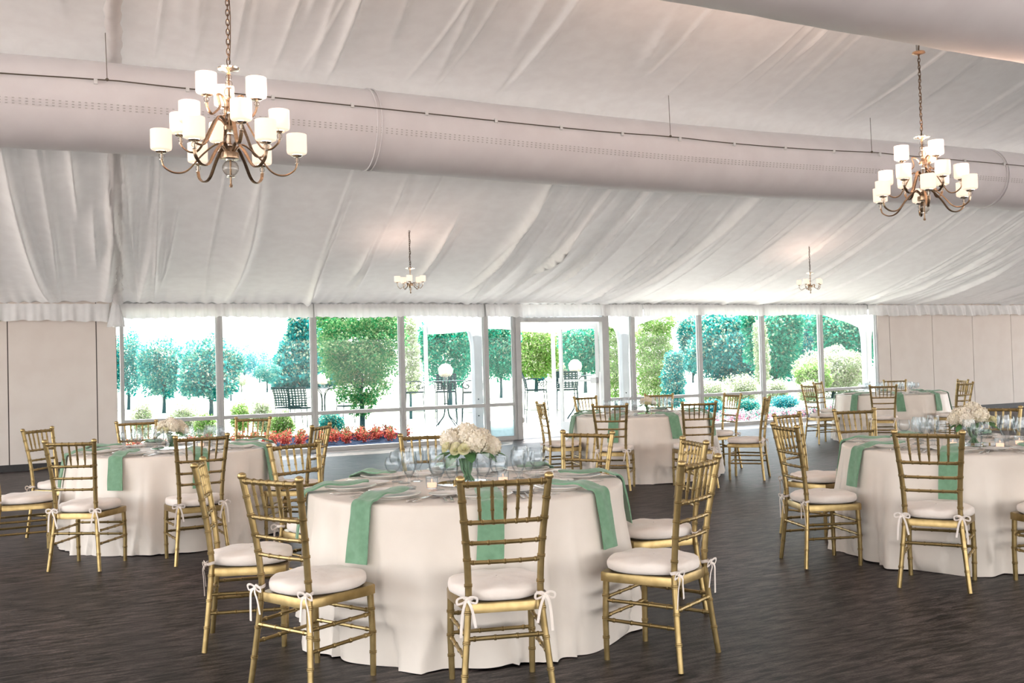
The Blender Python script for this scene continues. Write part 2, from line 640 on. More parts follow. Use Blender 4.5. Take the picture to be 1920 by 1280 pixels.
def build_walls():
    # solid insulated panels either side of the glazing
    def wallpanels(name, xs, label):
        mb = MB()
        for a, b in zip(xs, xs[1:]):
            mb.box(a+.007, b-.007, WY, WY+.08, 0.0, EAVE+.12)
        mb.box(xs[0], xs[-1], WY+.02, WY+.07, 0.0, EAVE+.12, mi=1)
        o = mb.obj(name, [M['panel'], M['seam']], smooth=False)
        struct(o, label, 'wall')
    wallpanels('wall_left', [XL, -7.0, -5.67, -4.33, -3.0, -1.6, -.27, .93, 1.215], 'beige panelled wall to the left of the glazing')
    wallpanels('wall_right', [16.89, 17.25, 18.57, 19.88, 21.2, 22.5, 23.8, 25.1, 26.4, XR], 'beige panelled wall to the right of the glazing')
    mb = MB()
    mb.box(XL, 1.21, WY-.02, WY-.001, 0.001, .10)
    struct(mb.obj('baseboard_left', M['black'], smooth=False), 'black baseboard along the left beige wall', 'baseboard')
    mb = MB()
    mb.box(16.9, XR, WY-.02, WY-.001, 0.001, .12)
    struct(mb.obj('baseboard_right', M['black'], smooth=False), 'black baseboard along the right beige wall', 'baseboard')


WINS = [(1.26, 2.74), (2.74, 4.26), (4.26, 5.80), (5.80, 7.39), (7.39, 7.97), (9.91, 10.50), (10.50, 12.08), (12.08, 13.66), (13.66, 15.24), (15.24, 16.85)]
WDESC = ['first tall window from the left beige wall', 'second tall window from the left beige wall', 'window in front of the heart-shaped green tree and red begonias', 'window left of the door showing the bar table with a white flower ball', 'narrow sidelight left of the open door with a frosted lower pane', 'narrow sidelight right of the open door',
         'window right of the door showing the yellow-green columnar tree', 'window showing the dark trees over a pale hedge, left of the pair', 'window showing the white flowering tree, second from the right wall', 'last window before the right beige wall']


def build_windows():
    fw = .045
    for i, (a, b) in enumerate(WINS):
        mb = MB()
        # stiles, rail, sill, head; each bay has its own stiles meeting at the mullion line
        mb.box(a+.001, a+fw, WY-.03, WY+.06, .001, EAVE-.02)
        mb.box(b-fw, b-.001, WY-.03, WY+.06, .001, EAVE-.02)
        mb.box(a+fw, b-fw, WY-.025, WY+.055, .615, .675)
        mb.box(a+fw, b-fw, WY-.03, WY+.06, .001, .075)
        mb.box(a+.001, b-.001, WY+.001, WY+.06, EAVE-.02, EAVE+.12)
        mb.box(a+fw, b-fw, WY-.03, WY+.06, 2.36, EAVE-.02)
        # glazing bead
        for x in (a+fw, b-fw-.012):
            mb.box(x, x+.012, WY+.0, WY+.03, .075, 2.36)
        o = mb.obj('window_%d' % (i+1), M['alu'], smooth=False)
        struct(o, WDESC[i], 'window')
        for z0, z1, mm in ((.075, .615, M['frost'] if i == 4 else M['pane']), (.675, 2.36, M['pane'])):
            p = MB()
            if i == 4 and z0 < .1:
                p.box(a+fw, b-fw, WY+.008, WY+.016, z0, .36)
                q = p.obj('frosted_film', M['frost'], o, smooth=False)
                q['label'] = 'pale frosted lower part'
                p = MB()
                p.box(a+fw, b-fw, WY+.008, WY+.016, .36, z1)
                mm = M['pane']
            else:
                p.box(a+fw, b-fw, WY+.008, WY+.016, z0, z1)
            p.obj('pane', mm, o, smooth=False)
    # door frame and open leaf
    mb = MB()
    mb.box(7.972, 8.075, WY-.05, WY+.08, .001, EAVE-.02)
    mb.box(9.80, 9.908, WY-.05, WY+.08, .001, EAVE-.02)
    mb.box(8.075, 9.80, WY-.05, WY+.08, 2.13, 2.22)
    mb.box(8.075, 9.80, WY-.02, WY+.05, 2.40, EAVE-.02)
    mb.box(7.972, 9.908, WY+.001, WY+.06, EAVE-.02, EAVE+.12)
    o = mb.obj('door_1', M['alu'], smooth=False)
    struct(o, 'white aluminium doorway with one glazed leaf swung outward', 'door')
    p = MB()
    p.box(8.075, 9.80, WY+.008, WY+.016, 2.22, 2.40)
    p.obj('transom_pane', M['pane'], o, smooth=False)
    # leaf built along +x from hinge at origin, then rotated
    lw, lh = .92, 2.11
    mb = MB()
    mb.box(-lw, -lw+.07, -.022, .022, .02, lh)
    mb.box(-.07, -.002, -.022, .022, .02, lh)
    mb.box(-lw+.07, -.07, -.022, .022, .02, .22)
    mb.box(-lw+.07, -.07, -.022, .022, lh-.09, lh)
    leaf = mb.obj('door_leaf', M['alu'], o, smooth=False)
    leaf.location = (9.80, WY+.11, 0)
    leaf.rotation_euler = (0, 0, R(-64))
    p = MB()
    p.box(-lw+.07, -.07, -.006, .004, .22, lh-.09)
    p.obj('pane', M['pane'], leaf, smooth=False)
    p = MB()
    p.box(-lw+.02, -.05, -.07, -.045, 1.00, 1.04)
    p.box(-lw+.02, -lw+.11, -.085, -.022, .965, 1.075)
    p.box(-.15, -.02, -.085, -.022, .965, 1.075)
    p.obj('panic_bar', M['alu'], leaf, smooth=False)
    p = MB()
    p.box(8.20, 8.55, WY-.085, WY-.05, 2.145, 2.20)
    p.tube([(8.24, WY-.07, 2.14), (8.5, WY-.12, 2.13), (8.62, WY-.06, 2.13)], .008, 6)
    p.obj('door_closer', M['alu'], o, smooth=False)
    p = MB()
    for z in (.35, 1.05, 1.85):
        p.tube([(8.08, WY-.045, z-.05), (8.08, WY-.045, z+.05)], .012, 8)
    p.obj('hinge', M['steel'], o)


def ruffle(name, x0, x1, z0, z1, label, amp, freq, seedv, ybase, mat='valance', sag=0.0, tops=None):
    rs = random.Random(seedv)
    n = max(int((x1-x0)/.016), 20)
    ph = [rs.uniform(0, 6) for _ in range(6)]
    mb = MB()
    P = []
    rows = 9
    for r in range(rows):
        t = r/(rows-1)
        row = []
        for i in range(n+1):
            x = x0+(x1-x0)*i/n
            wv = math.sin(x*freq+ph[0]+1.5*math.sin(x*1.9+ph[1]))+.5*math.sin(x*freq*2.3+ph[2]+math.sin(x*3.1))
            y = ybase-amp*(.25+.9*t**.8)*(wv*.6+1.2)
            zz = z1+(z0-z1)*t+(.012*math.sin(x*2.7+ph[3])+.008*math.sin(x*freq*.8+ph[4]))*t
            zz += sag*math.sin(PI*(x-x0)/(x1-x0))
            zz += .004*math.sin(x*freq*1.7+r*1.3)
            row.append((x, y, zz))
        P.append(row)
    mb.sheet(P)
    o = mb.obj(name, M[mat], sharp=None)
    return tag(o, label, 'valance')


def build_valances():
    ruffle('valance', XL+.2, 1.12, 2.19, 2.452, 'loosely ruffled sheer valance above the left beige wall', .035, 24, 1, WY-.045)
    ruffle('valance', 1.15, 4.25, 2.235, 2.455, 'sheer gathered valance over the two left windows', .028, 44, 2, WY-.045, sag=.0)
    ruffle('valance', 4.27, 7.35, 2.235, 2.455, 'fine-pleated valance over the window with the heart-shaped tree', .022, 52, 3, WY-.045)
    ruffle('valance', 7.37, 10.70, 2.225, 2.455, 'fine-pleated valance over the doorway', .022, 50, 4, WY-.07)
    ruffle('valance', 10.72, 16.55, 2.235, 2.455, 'fine-pleated valance over the four right windows', .022, 48, 5, WY-.045)
    ruffle('valance', 16.57, XR-.2, 2.22, 2.452, 'deeply ruffled valance above the right beige wall', .05, 19, 6, WY-.045)
    # gathered knot where the rafter strip ends
    mb = MB()
    P = []
    for r in range(14):
        t = r/13
        row = []
        for k in range(20):
            a = 2*PI*k/20
            rr = (.035+.075*t)*(1+.22*math.sin(7*a+r*.2))
            row.append((1.20+rr*math.cos(a)*1.05, WY-.17+rr*math.sin(a)*.55, 2.50-.40*t+.01*math.sin(3*a)*t))
        P.append(row)
    mb.sheet(P, wrap=True)
    tag(mb.obj('valance_knot', M['valance'], sharp=None), 'gathered fabric tail hanging where the rafter strip meets the left valance', 'drape')


def build_ducts():
    def duct(y0, z0, r, xa, xb, label, seams, wires, lo):
        t = thing('air_duct', label, 'air duct', (0, y0, z0))
        mb = MB()
        seg = 40
        nx = int((xb-xa)/.12)
        P = []
        rs = random.Random(int(y0*10))
        for i in range(nx+1):
            x = xa+(xb-xa)*i/nx
            row = []
            for k in range(seg):
                a = 2*PI*k/seg
                w = 1+.006*math.sin(x*1.1+a)+.005*math.sin(x*5+3*a)+.004*math.sin(x*13+5*a)*max(0, -math.sin(a))
                row.append((x, math.cos(a)*r*w, math.sin(a)*r*w+.03*math.sin(x*.55+.7)))
            P.append(row)
        mb.sheet(P, wrap=True)
        mb.obj('duct_tube', M['duct'], t, sharp=None)

        def zc(x):
            return .03*math.sin(x*.55+.7)
        for s in seams:
            q = MB()
            for dx in (-.025, .025):
                q.tube([(s+dx, math.cos(2*PI*k/40)*(r+.006), math.sin(2*PI*k/40)*(r+.006)+zc(s)) for k in range(40)], .009, 6, closed=True)
            q.obj('seam_band', M['duct'], t)
        if lo:
            q = MB()
            a = PI+R(-2)
            xx = xa+.2
            while xx < xb-.2:
                for row in range(3):
                    b = PI+R(9+row*3.2)
                    q.box(xx, xx+.02, math.cos(b)*(r+.004)-.004, math.cos(b)*(r+.004), math.sin(b)*(r+.004)-.004+zc(xx), math.sin(b)*(r+.004)+.004+zc(xx))
                xx += .055
            po = q.obj('perforation', M['ductdot'], t, smooth=False)
            po['kind'] = 'stuff'
            ca = PI-R(20)
            pts = []
            n = 90
            for i in range(n+1):
                x = xa+(xb-xa)*i/n
                sag = 0
                for wx in wires:
                    sag += .03*math.exp(-abs(x-wx)/.7)
                pts.append((x, math.cos(ca)*(r+.022), math.sin(ca)*(r+.02)+zc(x)+sag-.02))
            q = MB()
            q.tube(pts, .006, 6)
            q.obj('suspension_cable', M['cable'], t)
            x = xa+.4
            while x < xb:
                q = MB()
                b = ca+R(1)
                q.box(x-.016, x+.016, math.cos(b)*(r+.02)-.014, math.cos(b)*(r+.02)+.02, math.sin(b)*(r+.02)-.032+zc(x), math.sin(b)*(r+.02)+.012+zc(x))
                q.obj('clip', M['valance'], t, smooth=False)
                x += .82
            for wx in wires:
                q = MB()
                yy = math.cos(ca)*(r+.022)
                top = float(ceil_base(y0+yy))-z0-.03
                q.tube([(wx, yy, math.sin(ca)*(r+.02)+zc(wx)), (wx-.01, yy, top)], .0035, 5)
                q.ball((wx, yy, math.sin(ca)*(r+.02)+zc(wx)+.01), .016, 8, 6)
                q.obj('hanging_wire', M['cable'], t)
        return t
    # wires placed along the cable
    def xat(u, y):
        d = ray(u, 230)
        return d.x/d.y*y
    duct(10.40, CAMH+10.4*math.tan(R(13.85)), .432, XL+1, XR-1, 'long white fabric air duct with a cable along it, behind the chandeliers', [xat(705, 10.1), xat(1872, 10.1), -3.2], [xat(202, 10.0), xat(1254, 10.0), xat(1630, 10.0), -2.6], True)
    duct(4.83, CAMH+2.56, .43, XL+1, XR-1, 'white fabric air duct cut off by the upper right corner of the photo', [], [], False)


# ------------------------------------------------------------------ chandelier
def make_chandelier(tiers, name, label, scale_shade=1.0, chain_len=1.2, drop_cord=False, col_h=.62):
    """origin at the bottom finial tip; tiers = list of (radius, n, z_shade_bottom, z_hub, phase)"""
    t = thing(name, label, 'chandelier')
    s = scale_shade
    # column
    mb = MB()
    H = col_h
    prof = [(0, 0), (.008, .002), (.011, .012), (.006, .022), (.0055, .03)]
    mb.lathe(prof, 16)
    mb.lathe([(.006, .02), (.006, H), (0, H)], 12)
    if len(tiers) > 1:
        mb.lathe([(.0, .165), (.05, .17), (.052, .178), (.05, .205), (.02, .212), (.018, .235), (.03, .24), (.012, .25), (.01, .262)], 24)
        mb.lathe([(.0, .335), (.035, .338), (.036, .36), (.014, .37), (.022, .385), (.01, .4)], 20)
        mb.lathe([(.0, .47), (.028, .475), (.03, .50), (.012, .51), (.01, .535)], 20)
        balls = [(.115, .048), (.285, .034), (.415, .026), (.565, .030), (.615, .022), (.655, .018)]
        cz = .70
    else:
        mb.lathe([(.0, .10), (.035, .103), (.04, .12), (.035, .14), (.012, .15), (.01, .17)], 20)
        balls = [(.065, .022), (.21, .018), (.26, .016), (.30, .014)]
        cz = .345
    mb.lathe([(.006, H-.02), (.012, cz-.03), (.006, cz-.012)], 12)
    mb.obj('column', M['bronze'], t)
    for z, r in balls:
        q = MB()
        q.ball((0, 0, z), r, 16, 10)
        q.obj('crystal_ball', M['crystal'], t)
        if r > .025:
            q = MB()
            q.lathe([(.0, z+r-.002), (r*.55, z+r-.004), (r*.6, z+r+.004), (.0, z+r+.01)], 14)
            q.obj('collar', M['nickel'], t)
            q = MB()
            q.lathe([(.0, z-r+.002), (r*.5, z-r+.002), (r*.5, z-r-.004), (.0, z-r-.008)], 14)
            q.obj('collar', M['nickel'], t)
    q = MB()
    q.lathe([(0, cz-.014), (.018, cz-.012), (.03, cz-.006), (.062, cz), (.066, cz+.006), (.05, cz+.012), (.03, cz+.016), (.012, cz+.03), (0, cz+.032)], 28)
    q.obj('canopy_disc', M['nickel'], t)
    # chain
    q = MB()
    z = cz+.03
    k = 0
    link = .034
    while z < cz+chain_len:
        pts = []
        for a in range(12):
            th = 2*PI*a/12
            dx = math.cos(th)*.0095
            dz = math.sin(th)*(link*.62)
            pts.append((dx, 0, z+link/2+dz) if k % 2 == 0 else (0, dx, z+link/2+dz))
        q.tube(pts, .0032, 5, closed=True)
        z += link*.86
        k += 1
    cord = [(.006+.010*math.sin(i*.9), .008*math.cos(i*.9), cz+.03+chain_len*i/24) for i in range(25)]
    q.tube(cord, .003, 5)
    q.obj('chain', M['chain'], t)
    if drop_cord:
        zt = cz+chain_len
        q = MB()
        q.lathe([(0, zt-.012), (.03, zt-.008), (.055, zt), (.05, zt+.012), (.02, zt+.02), (0, zt+.022)], 24)
        q.obj('ceiling_plate', M['bronze'], t)
        q = MB()
        q.tube(smooth_path([(.0, 0, zt+.02), (.02, .0, zt+.10), (.012, 0, zt+.22), (0, 0, zt+.5), (0, 0, zt+drop_cord)], 6), .006, 6)
        for dx in (-.03, .0):
            q.tube([(dx, .01, zt+.01), (dx*.2, .01, zt+drop_cord)], .002, 4)
        q.obj('cord', M['chain'], t)
    arm_meshes = {}
    bulbs = []
    for ti, (rad, n, zs, zh, ph) in enumerate(tiers):
        # S-curved flat arm
        d = zs-.052*s
        low = min(d, zh)-.062*s*(1.2 if ti == 0 else .9)
        ctrl = [(.02, 0, zh-.01), (.05, 0, zh+.03*s), (.085, 0, zh+.035*s), (rad*.42, 0, zh-.03*s), (rad*.62, 0, low+.018), (rad*.80, 0, low), (rad*.955, 0, low+.03), (rad, 0, d)]
        a = MB()
        a.tube(smooth_path(ctrl, 6), .0092*s, 8, flat=(.62, 1.25), up=(0, 0, 1))
        arm_me = a.mesh('arm', M['bronze'])
        c = MB()
        c.lathe([(0, d-.002), (.012*s, d), (.012*s, d+.004), (.005*s, d+.006), (.005*s, d+.05*s)], 12, (rad, 0, 0))
        c.lathe([(.0, zs-.016*s), (.024*s, zs-.012*s), (.034*s, zs-.005*s), (.035*s, zs), (.0, zs+.001)], 18, (rad, 0, 0))
        cup_me = c.mesh('cup', M['nickel'])
        b = MB()
        b.ball((rad, 0, d+.022*s), .0165*s, 12, 8)
        bead_me = b.mesh('bead', M['crystal'])
        sh = MB()
        R1, h = .060*s, .122*s
        sh.lathe([(0, zs+.002), (R1*.72, zs+.002), (R1*.94, zs+.008*s), (R1, zs+.018*s), (R1*1.0, zs+h), (R1-.004, zs+h), (R1-.004, zs+.02*s), (R1*.7, zs+.006), (0, zs+.006)], 24, (rad, 0, 0))
        shade_me = sh.mesh('lamp_shade', M['shade'])
        for i in range(n):
            ang = ph+2*PI*i/n
            o = mobj('arm', arm_me, t, (0, 0, 0), ang)
            mobj('cup', cup_me, o)
            mobj('bead', bead_me, o)
            mobj('lamp_shade', shade_me, o)
            bulbs.append((rad*math.cos(ang), rad*math.sin(ang), zs+h*.72))
    return t, bulbs


BULB = bpy.data.lights.new('bulb', 'POINT')
BULB.energy = 3.2
BULB.color = (1.0, .66, .50)
BULB.shadow_soft_size = .02
BULB2 = bpy.data.lights.new('bulb_small', 'POINT')
BULB2.energy = .30
BULB2.color = (1.0, .70, .58)
BULB2.shadow_soft_size = .02


def light_bulbs(t, bulbs, small=False):
    for b in bulbs:
        o = bpy.data.objects.new('bulb', BULB2 if small else BULB)
        col.objects.link(o)
        o.parent = t
        o.location = b


def build_chandeliers():
    z0 = 2.455
    tiers = [(.385, 6, .205, .215, R(-5)), (.295, 6, .325, .37, R(37)), (.165, 3, .52, .50, R(95))]
    tiers2 = [(.385, 6, .205, .215, R(19)), (.295, 6, .325, .37, R(44)), (.165, 3, .52, .50, R(114))]
    t, b = make_chandelier(tiers, 'chandelier', 'large three-tier bronze chandelier with fifteen glowing shades at upper left', 1.0, 3.4, False, .69)
    t.location = (1.09, 6.0, z0)
    t.rotation_euler = (0, 0, R(-5))
    light_bulbs(t, b)
    t2, b2 = make_chandelier(tiers2, 'chandelier', 'large three-tier bronze chandelier hanging on a cord at upper right', 1.0, .72, 2.1, .69)
    t2.location = (6.82, 6.05, z0+.03)
    t2.rotation_euler = (0, 0, R(28))
    light_bulbs(t2, b2)
    for o in (t, t2):
        o['group'] = 'large chandeliers'
    ms = [(.185, 5, .155, .125, R(20))]
    for (u, lab, rz) in ((770, 'small one-tier chandelier hanging in front of the draped ceiling near the centre', R(10)), (1520, 'small one-tier chandelier hanging in front of the draped ceiling at right', R(40))):
        y = 13.15
        d = ray(u, 550)
        x = d.x/d.y*y
        zb = CAMH+d.z/d.y*y
        m, bb = make_chandelier(ms, 'small_chandelier', lab, .70, .52, False, .335)
        m.location = (x, y, zb)
        m.rotation_euler = (0, 0, rz)
        m['group'] = 'small chandeliers'
        light_bulbs(m, bb, True)


# ------------------------------------------------------------------ chair
def make_chair():
    t = thing('ballroom_chair', 'gold chair', 'chair')
    gold = M['gold']
    ZT = .915
    for s in (-1, 1):
        path = smooth_path([(s*.190, -.224, 0), (s*.170, -.203, .20), (s*.152, -.186, .40), (s*.151, -.190, .50), (s*.158, -.206, .64), (s*.172, -.234, .80), (s*.183, -.2547, ZT)], 3)
        mb = MB()
        bamboo(mb, path, .0135, .0155, [.13, .27, .40, .52, .635, .715, .81, .90], 10)
        # finial button
        p = Vector(path[-1])
        mb.lathe([(.0155, -.012), (.019, -.008), (.0195, .004), (.017, .010), (.008, .015), (0, .016)], 12, p)
        mb.obj('back_post', gold, t)
        mb = MB()
        bamboo(mb, [Vector((s*.180, .158, 0)), Vector((s*.183, .158, .18)), Vector((s*.178, .152, .37))], .0135, .0155, [.28, .52, .80], 10)
        mb.obj('front_leg', gold, t)

    def post_at(z):
        # interpolation of the posts
        tab = [(0, .190, -.224), (.20, .170, -.203), (.40, .152, -.186), (.50, .151, -.190), (.64, .158, -.206), (.80, .172, -.234), (.915, .183, -.2547)]
        for a, b in zip(tab, tab[1:]):
            if a[0] <= z <= b[0]:
                k = (z-a[0])/(b[0]-a[0])
                return a[1]+(b[1]-a[1])*k, a[2]+(b[2]-a[2])*k
    for i, (z, r) in enumerate(((.893, .0125), (.735, .0095), (.650, .0088), (.570, .0088))):
        x, y = post_at(z)
        mb = MB()
        path = [Vector((x*k, y-.012*(1-k*k), z)) for k in (-1, -.75, -.5, -.25, 0, .25, .5, .75, 1)]
        nodes = [.08, .225, .36, .5, .64, .775, .92] if i < 2 else [.08, .29, .5, .71, .92]
        bamboo(mb, path, r, r, nodes, 8, 1.25, .006)
        mb.obj('top_rail' if i == 0 else 'back_rail', gold, t)
    for k in (-.64, -.32, 0, .32, .64):
        xa, ya = post_at(.735)
        xb, yb = post_at(.893)
        mb = MB()
        a = Vector((xa*k*.95, ya-.012*(1-k*k), .742))
        b = Vector((xb*k*.95, yb-.012*(1-k*k), .888))
        path = [a.lerp(b, i/10) for i in range(11)]
        bamboo(mb, path, .0062, .0082, [.30, .66], 8, 1.28, .005, tip=lambda u: .72+.62*math.sin(PI*min(1, u*1.25))**.8*.55 if u < .8 else .9)
        mb.obj('spindle', gold, t)

    def stretch(a, b, r, nodes, name='stretcher'):
        mb = MB()
        bamboo(mb, [Vector(a), Vector(a).lerp(Vector(b), .5), Vector(b)], r, r, nodes, 8, 1.3, .006)
        mb.obj(name, gold, t)
    for s in (-1, 1):
        for z in (.275, .185):
            xp, yp = post_at(z)
            stretch((s*.182, .158, z), (s*xp, yp, z), .0085, [.12, .37, .63, .88])
    for z in (.285, .20):
        stretch((-.182, .158, z), (.182, .158, z), .0085, [.1, .36, .64, .9])
    xp, yp = post_at(.262)
    stretch((-xp, yp, .262), (xp, yp, .262), .0095, [.1, .36, .64, .9])
    # seat frame: trapezoid ring with rounded corners
    mb = MB()
    out = smooth_path([(-.150, -.190, 0), (0, -.196, 0), (.150, -.190, 0), (.176, -.05, 0), (.196, .10, 0), (.192, .158, 0), (.165, .182, 0), (0, .186, 0), (-.165, .182, 0), (-.192, .158, 0), (-.196, .10, 0), (-.176, -.05, 0)], 2)[:-1]
    n = len(out)
    P = []
    for (sc_, z) in ((1, .362), (1, .398), (.985, .404), (.80, .404), (.80, .362)):
        P.append([(p.x*sc_, p.y*sc_, z) for p in out])
    P.append(P[0])
    mb.sheet(P, wrap=True)
    mb.box(-.15, .15, -.15, .15, .392, .400)
    mb.obj('seat_frame', gold, t)
    # cushion
    mb = MB()
    rs = random.Random(5)
    P = []
    ns = 40
    prof = [(0.0, .408), (.6, .4075), (.93, .409), (.985, .416), (1.0, .428), (1.0, .440), (.985, .452), (.93, .460), (.80, .4655), (.55, .469), (.25, .4705), (0.02, .471)]
    for (k, z) in prof:
        row = []
        for i in range(ns):
            a = 2*PI*i/ns
            ca, sa = math.cos(a), math.sin(a)
            ex = 2.6
            rr = 1/((abs(ca)**ex+abs(sa)**ex)**(1/ex))
            x = .205*rr*ca
            y = .205*rr*sa
            wid = 1-.20*max(0, -y/.2)
            x *= wid
            wob = .006*math.sin(5*a+1)+.004*math.sin(9*a)
            kk = k*(1+wob*(1 if k > .5 else 0))
            zz = z-(.004*math.sin(7*a+k*5)*k if z > .45 else 0)+.006*(y/.2)*k*0
            row.append((x*kk, y*kk-.003, zz))
        P.append(row)
    mb.sheet(P, wrap=True)
    cu = mb.obj('cushion', M['cushion'], t, sharp=None)
    cu['label'] = 'ivory tied seat cushion'
    for s in (-1, 1):
        mb = MB()
        bx, by, bz = s*.152, -.19, .428
        ring = [(bx+.0205*math.cos(2*PI*k/12), by+.0205*math.sin(2*PI*k/12), bz+.003*math.sin(2*PI*k/6)) for k in range(12)]
        mb.tube(ring, .005, 6, closed=True, flat=(.5, 1.6))
        kx, ky, kz = bx+s*.010, by-.021, bz-.002
        mb.ball((kx, ky, kz), .009, 8, 6)
        for q in (-1, 1):
            loop = smooth_path([(kx, ky, kz), (kx+q*.018, ky-.012, kz+.012), (kx+q*.040, ky-.010, kz+.004), (kx+q*.038, ky-.004, kz-.016), (kx+q*.014, ky-.006, kz-.010), (kx, ky, kz)], 4)
            mb.tube(loop, .0055, 6, flat=(.22, 1.0), up=(0, 1, 0))
            L = .15 if q == s else .115
            tail = smooth_path([(kx, ky, kz), (kx+q*.012, ky-.014, kz-.02), (kx+q*.022, ky-.010, kz-L*.45), (kx+q*(.028 if q == s else .034), ky-.006, kz-L)], 4)
            mb.tube(tail, .0065, 6, flat=(.2, 1.0), up=(0, 1, 0))
        o = mb.obj('tie', M['cushion'], cu)
    return t


CHAIRG = {}


def build_chairs():
    proto = make_chair()
    first = [True]

    def put(x, y, rz, label, group):
        if first[0]:
            first[0] = False
            proto.location = (x, y, 0)
            proto.rotation_euler = (0, 0, rz)
            proto['label'] = label
            proto['group'] = group
            return proto
        return dup(proto, (x, y, 0), rz, label, group)
    for key, tb in TABLES.items():
        for (x, y, rz, place) in tb['chairs']:
            put(x, y, rz, 'gold chair ' + place, 'gold chairs around the ' + tb['name'])


# tables: centre, label, chairs (x, y, rotation) measured in room coordinates (chair faces its local +y)
def face(cx, cy, deg, d, turn=0.0):
    a = R(deg)
    x, y = cx+d*math.cos(a), cy+d*math.sin(a)
    return x, y, a+PI/2+turn


TABLES = {}


def place_word(c, deg):
    """side of the table as seen from the camera"""
    rel = (deg-math.degrees(math.atan2(-c[1], -c[0]))) % 360
    return ['near', 'near-right', 'right', 'far-right', 'far', 'far-left', 'left', 'near-left'][int(round(rel/45.0)) % 8]


def add_table(key, name, c, seats, even=None, Rt=.84):
    TABLES[key] = dict(name=name, c=c, R=Rt, chairs=[], seats=[])
    for st in seats:
        deg, place, d, turn = st[:4]
        if len(st) > 4:
            x, y, rz = st[4]
        else:
            x, y, rz = face(c[0], c[1], deg, d, turn)
        TABLES[key]['chairs'].append((x, y, rz, place))
        if even is None:
            TABLES[key]['seats'].append((deg, st[5] if len(st) > 5 else place))
    if even is not None:
        for k in range(8):
            d = even+45*k
            TABLES[key]['seats'].append((d, '%s place of the %s' % (place_word(c, d), name)))


add_table('front', 'front table', (2.115, 4.995), [
    (-104.5, 'seen from behind at the near side of the front table', 0, 0, (1.789, 3.916, -.251), 'near place of the front table'),
    (-148, 'at the near-left corner of the front table', 0, 0, (1.144, 4.43, -1.079), 'near-left place of the front table'),
    (168, 'side-on at the left side of the front table', 0, 0, (1.02, 5.24, -1.83), 'left place of the front table'),
    (117, 'at the far-left side of the front table', 1.07, 0.05, (1.58, 5.99, face(0, 0, 115, 1)[2]-.05), 'far-left place of the front table'),
    (76, 'at the far side of the front table behind the flowers', 1.09, 0.0, (2.345, 6.07, face(0, 0, 76, 1)[2]), 'far place of the front table'),
    (31, 'at the far-right side of the front table beside the tall glasses', 1.07, 0.0, (3.05, 5.54, face(0, 0, 31, 1)[2]), 'far-right place of the front table'),
    (-16, 'at the right side of the front table, behind the near-right chair', 0, 0, (3.12, 4.71, 1.304), 'right place of the front table'),
    (-62, 'at the near-right corner of the front table', 0, 0, (2.613, 3.95, .481), 'near-right place of the front table'),
])
add_table('left', 'left table', (1.10, 8.88), [
    (235, 'at the near-left side of the left table, in full view', 0, 0, (.385, 7.90, -.559), 'near-left place of the left table'),
    (271, 'at the near side of the left table, in front of its flowers', 0, 0, (1.095, 7.715, .069), 'near place of the left table'),
    (322, 'at the right side of the left table, in front of the begonia bed', 1.09, .15, (1.94, 8.20, face(0, 0, 322, 1)[2]), 'near-right place of the left table'),
    (50, 'at the far-right side of the left table, before the second window', 1.08, 0, (1.80, 9.71, face(0, 0, 50, 1)[2]), 'far-right place of the left table'),
    (97, 'at the far side of the left table, below the first window', 1.09, 0, (.96, 10.02, face(0, 0, 97, 1)[2]), 'far place of the left table'),
    (140, 'at the far-left side of the left table, before the beige wall', 1.09, 0, (.26, 9.57, face(0, 0, 140, 1)[2]), 'far-left place of the left table'),
    (187, 'cut by the left edge of the photo beside the left table', 1.12, .0, (-.03, 8.69, face(0, 0, 187, 1)[2]-.1), 'left place of the left table'),
], 232)
add_table('door', 'table by the door', (6.58, 10.12), [
    (216, 'at the near-left side of the table by the door', 0, 0, (5.70, 9.31, -.70), 'near-left place of the table by the door'),
    (256, 'at the near side of the table by the door', 0, 0, (6.445, 8.905, -.331), 'near place of the table by the door'),
    (307, 'side-on at the near-right side of the table by the door', 0, 0, (7.36, 9.16, .715), 'near-right place of the table by the door'),
    (5, 'at the right side of the table by the door, facing left', 1.10, 0, (7.78, 10.25, face(0, 0, 10, 1)[2]-.25), 'right place of the table by the door'),
    (55, 'at the far-right side of the table by the door, before windows', 1.12, 0, (7.46, 11.0, face(0, 0, 60, 1)[2]), 'far-right place of the table by the door'),
    (100, 'at the far side of the table by the door, before the sidelight', 1.12, 0, (6.62, 11.2, face(0, 0, 98, 1)[2]), 'far place of the table by the door'),
    (171, 'side-on at the left side of the table by the door', 1.12, 0, (5.56, 10.22, face(0, 0, 172, 1)[2]-.1), 'left place of the table by the door'),
], 171)
add_table('right', 'right table', (5.85, 4.88), [
    (167, 'at the left side of the right table, in full view', 0, 0, (4.765, 5.15, -1.859), 'left place of the right table'),
    (212, 'seen from behind at the near-left side of the right table', 0, 0, (4.872, 4.313, -.97), 'near-left place of the right table'),
    (253, 'at the near side of the right table, cut by the photo edge', 1.08, 0, (5.437, 3.929, -.226), 'near place of the right table'),
    (104, 'at the far-left side of the right table, behind the side-on chair', 1.08, .05, (5.50, 5.99, face(0, 0, 104, 1)[2]+.05), 'far-left place of the right table'),
    (75, 'at the far side of the right table, left of its glasses', 1.09, 0, (6.12, 6.03, face(0, 0, 76, 1)[2]), 'far place of the right table'),
    (32, 'at the far-right side of the right table, behind the flowers', 1.09, 0, (6.86, 5.50, face(0, 0, 32, 1)[2]), 'far-right place of the right table'),
], 167)
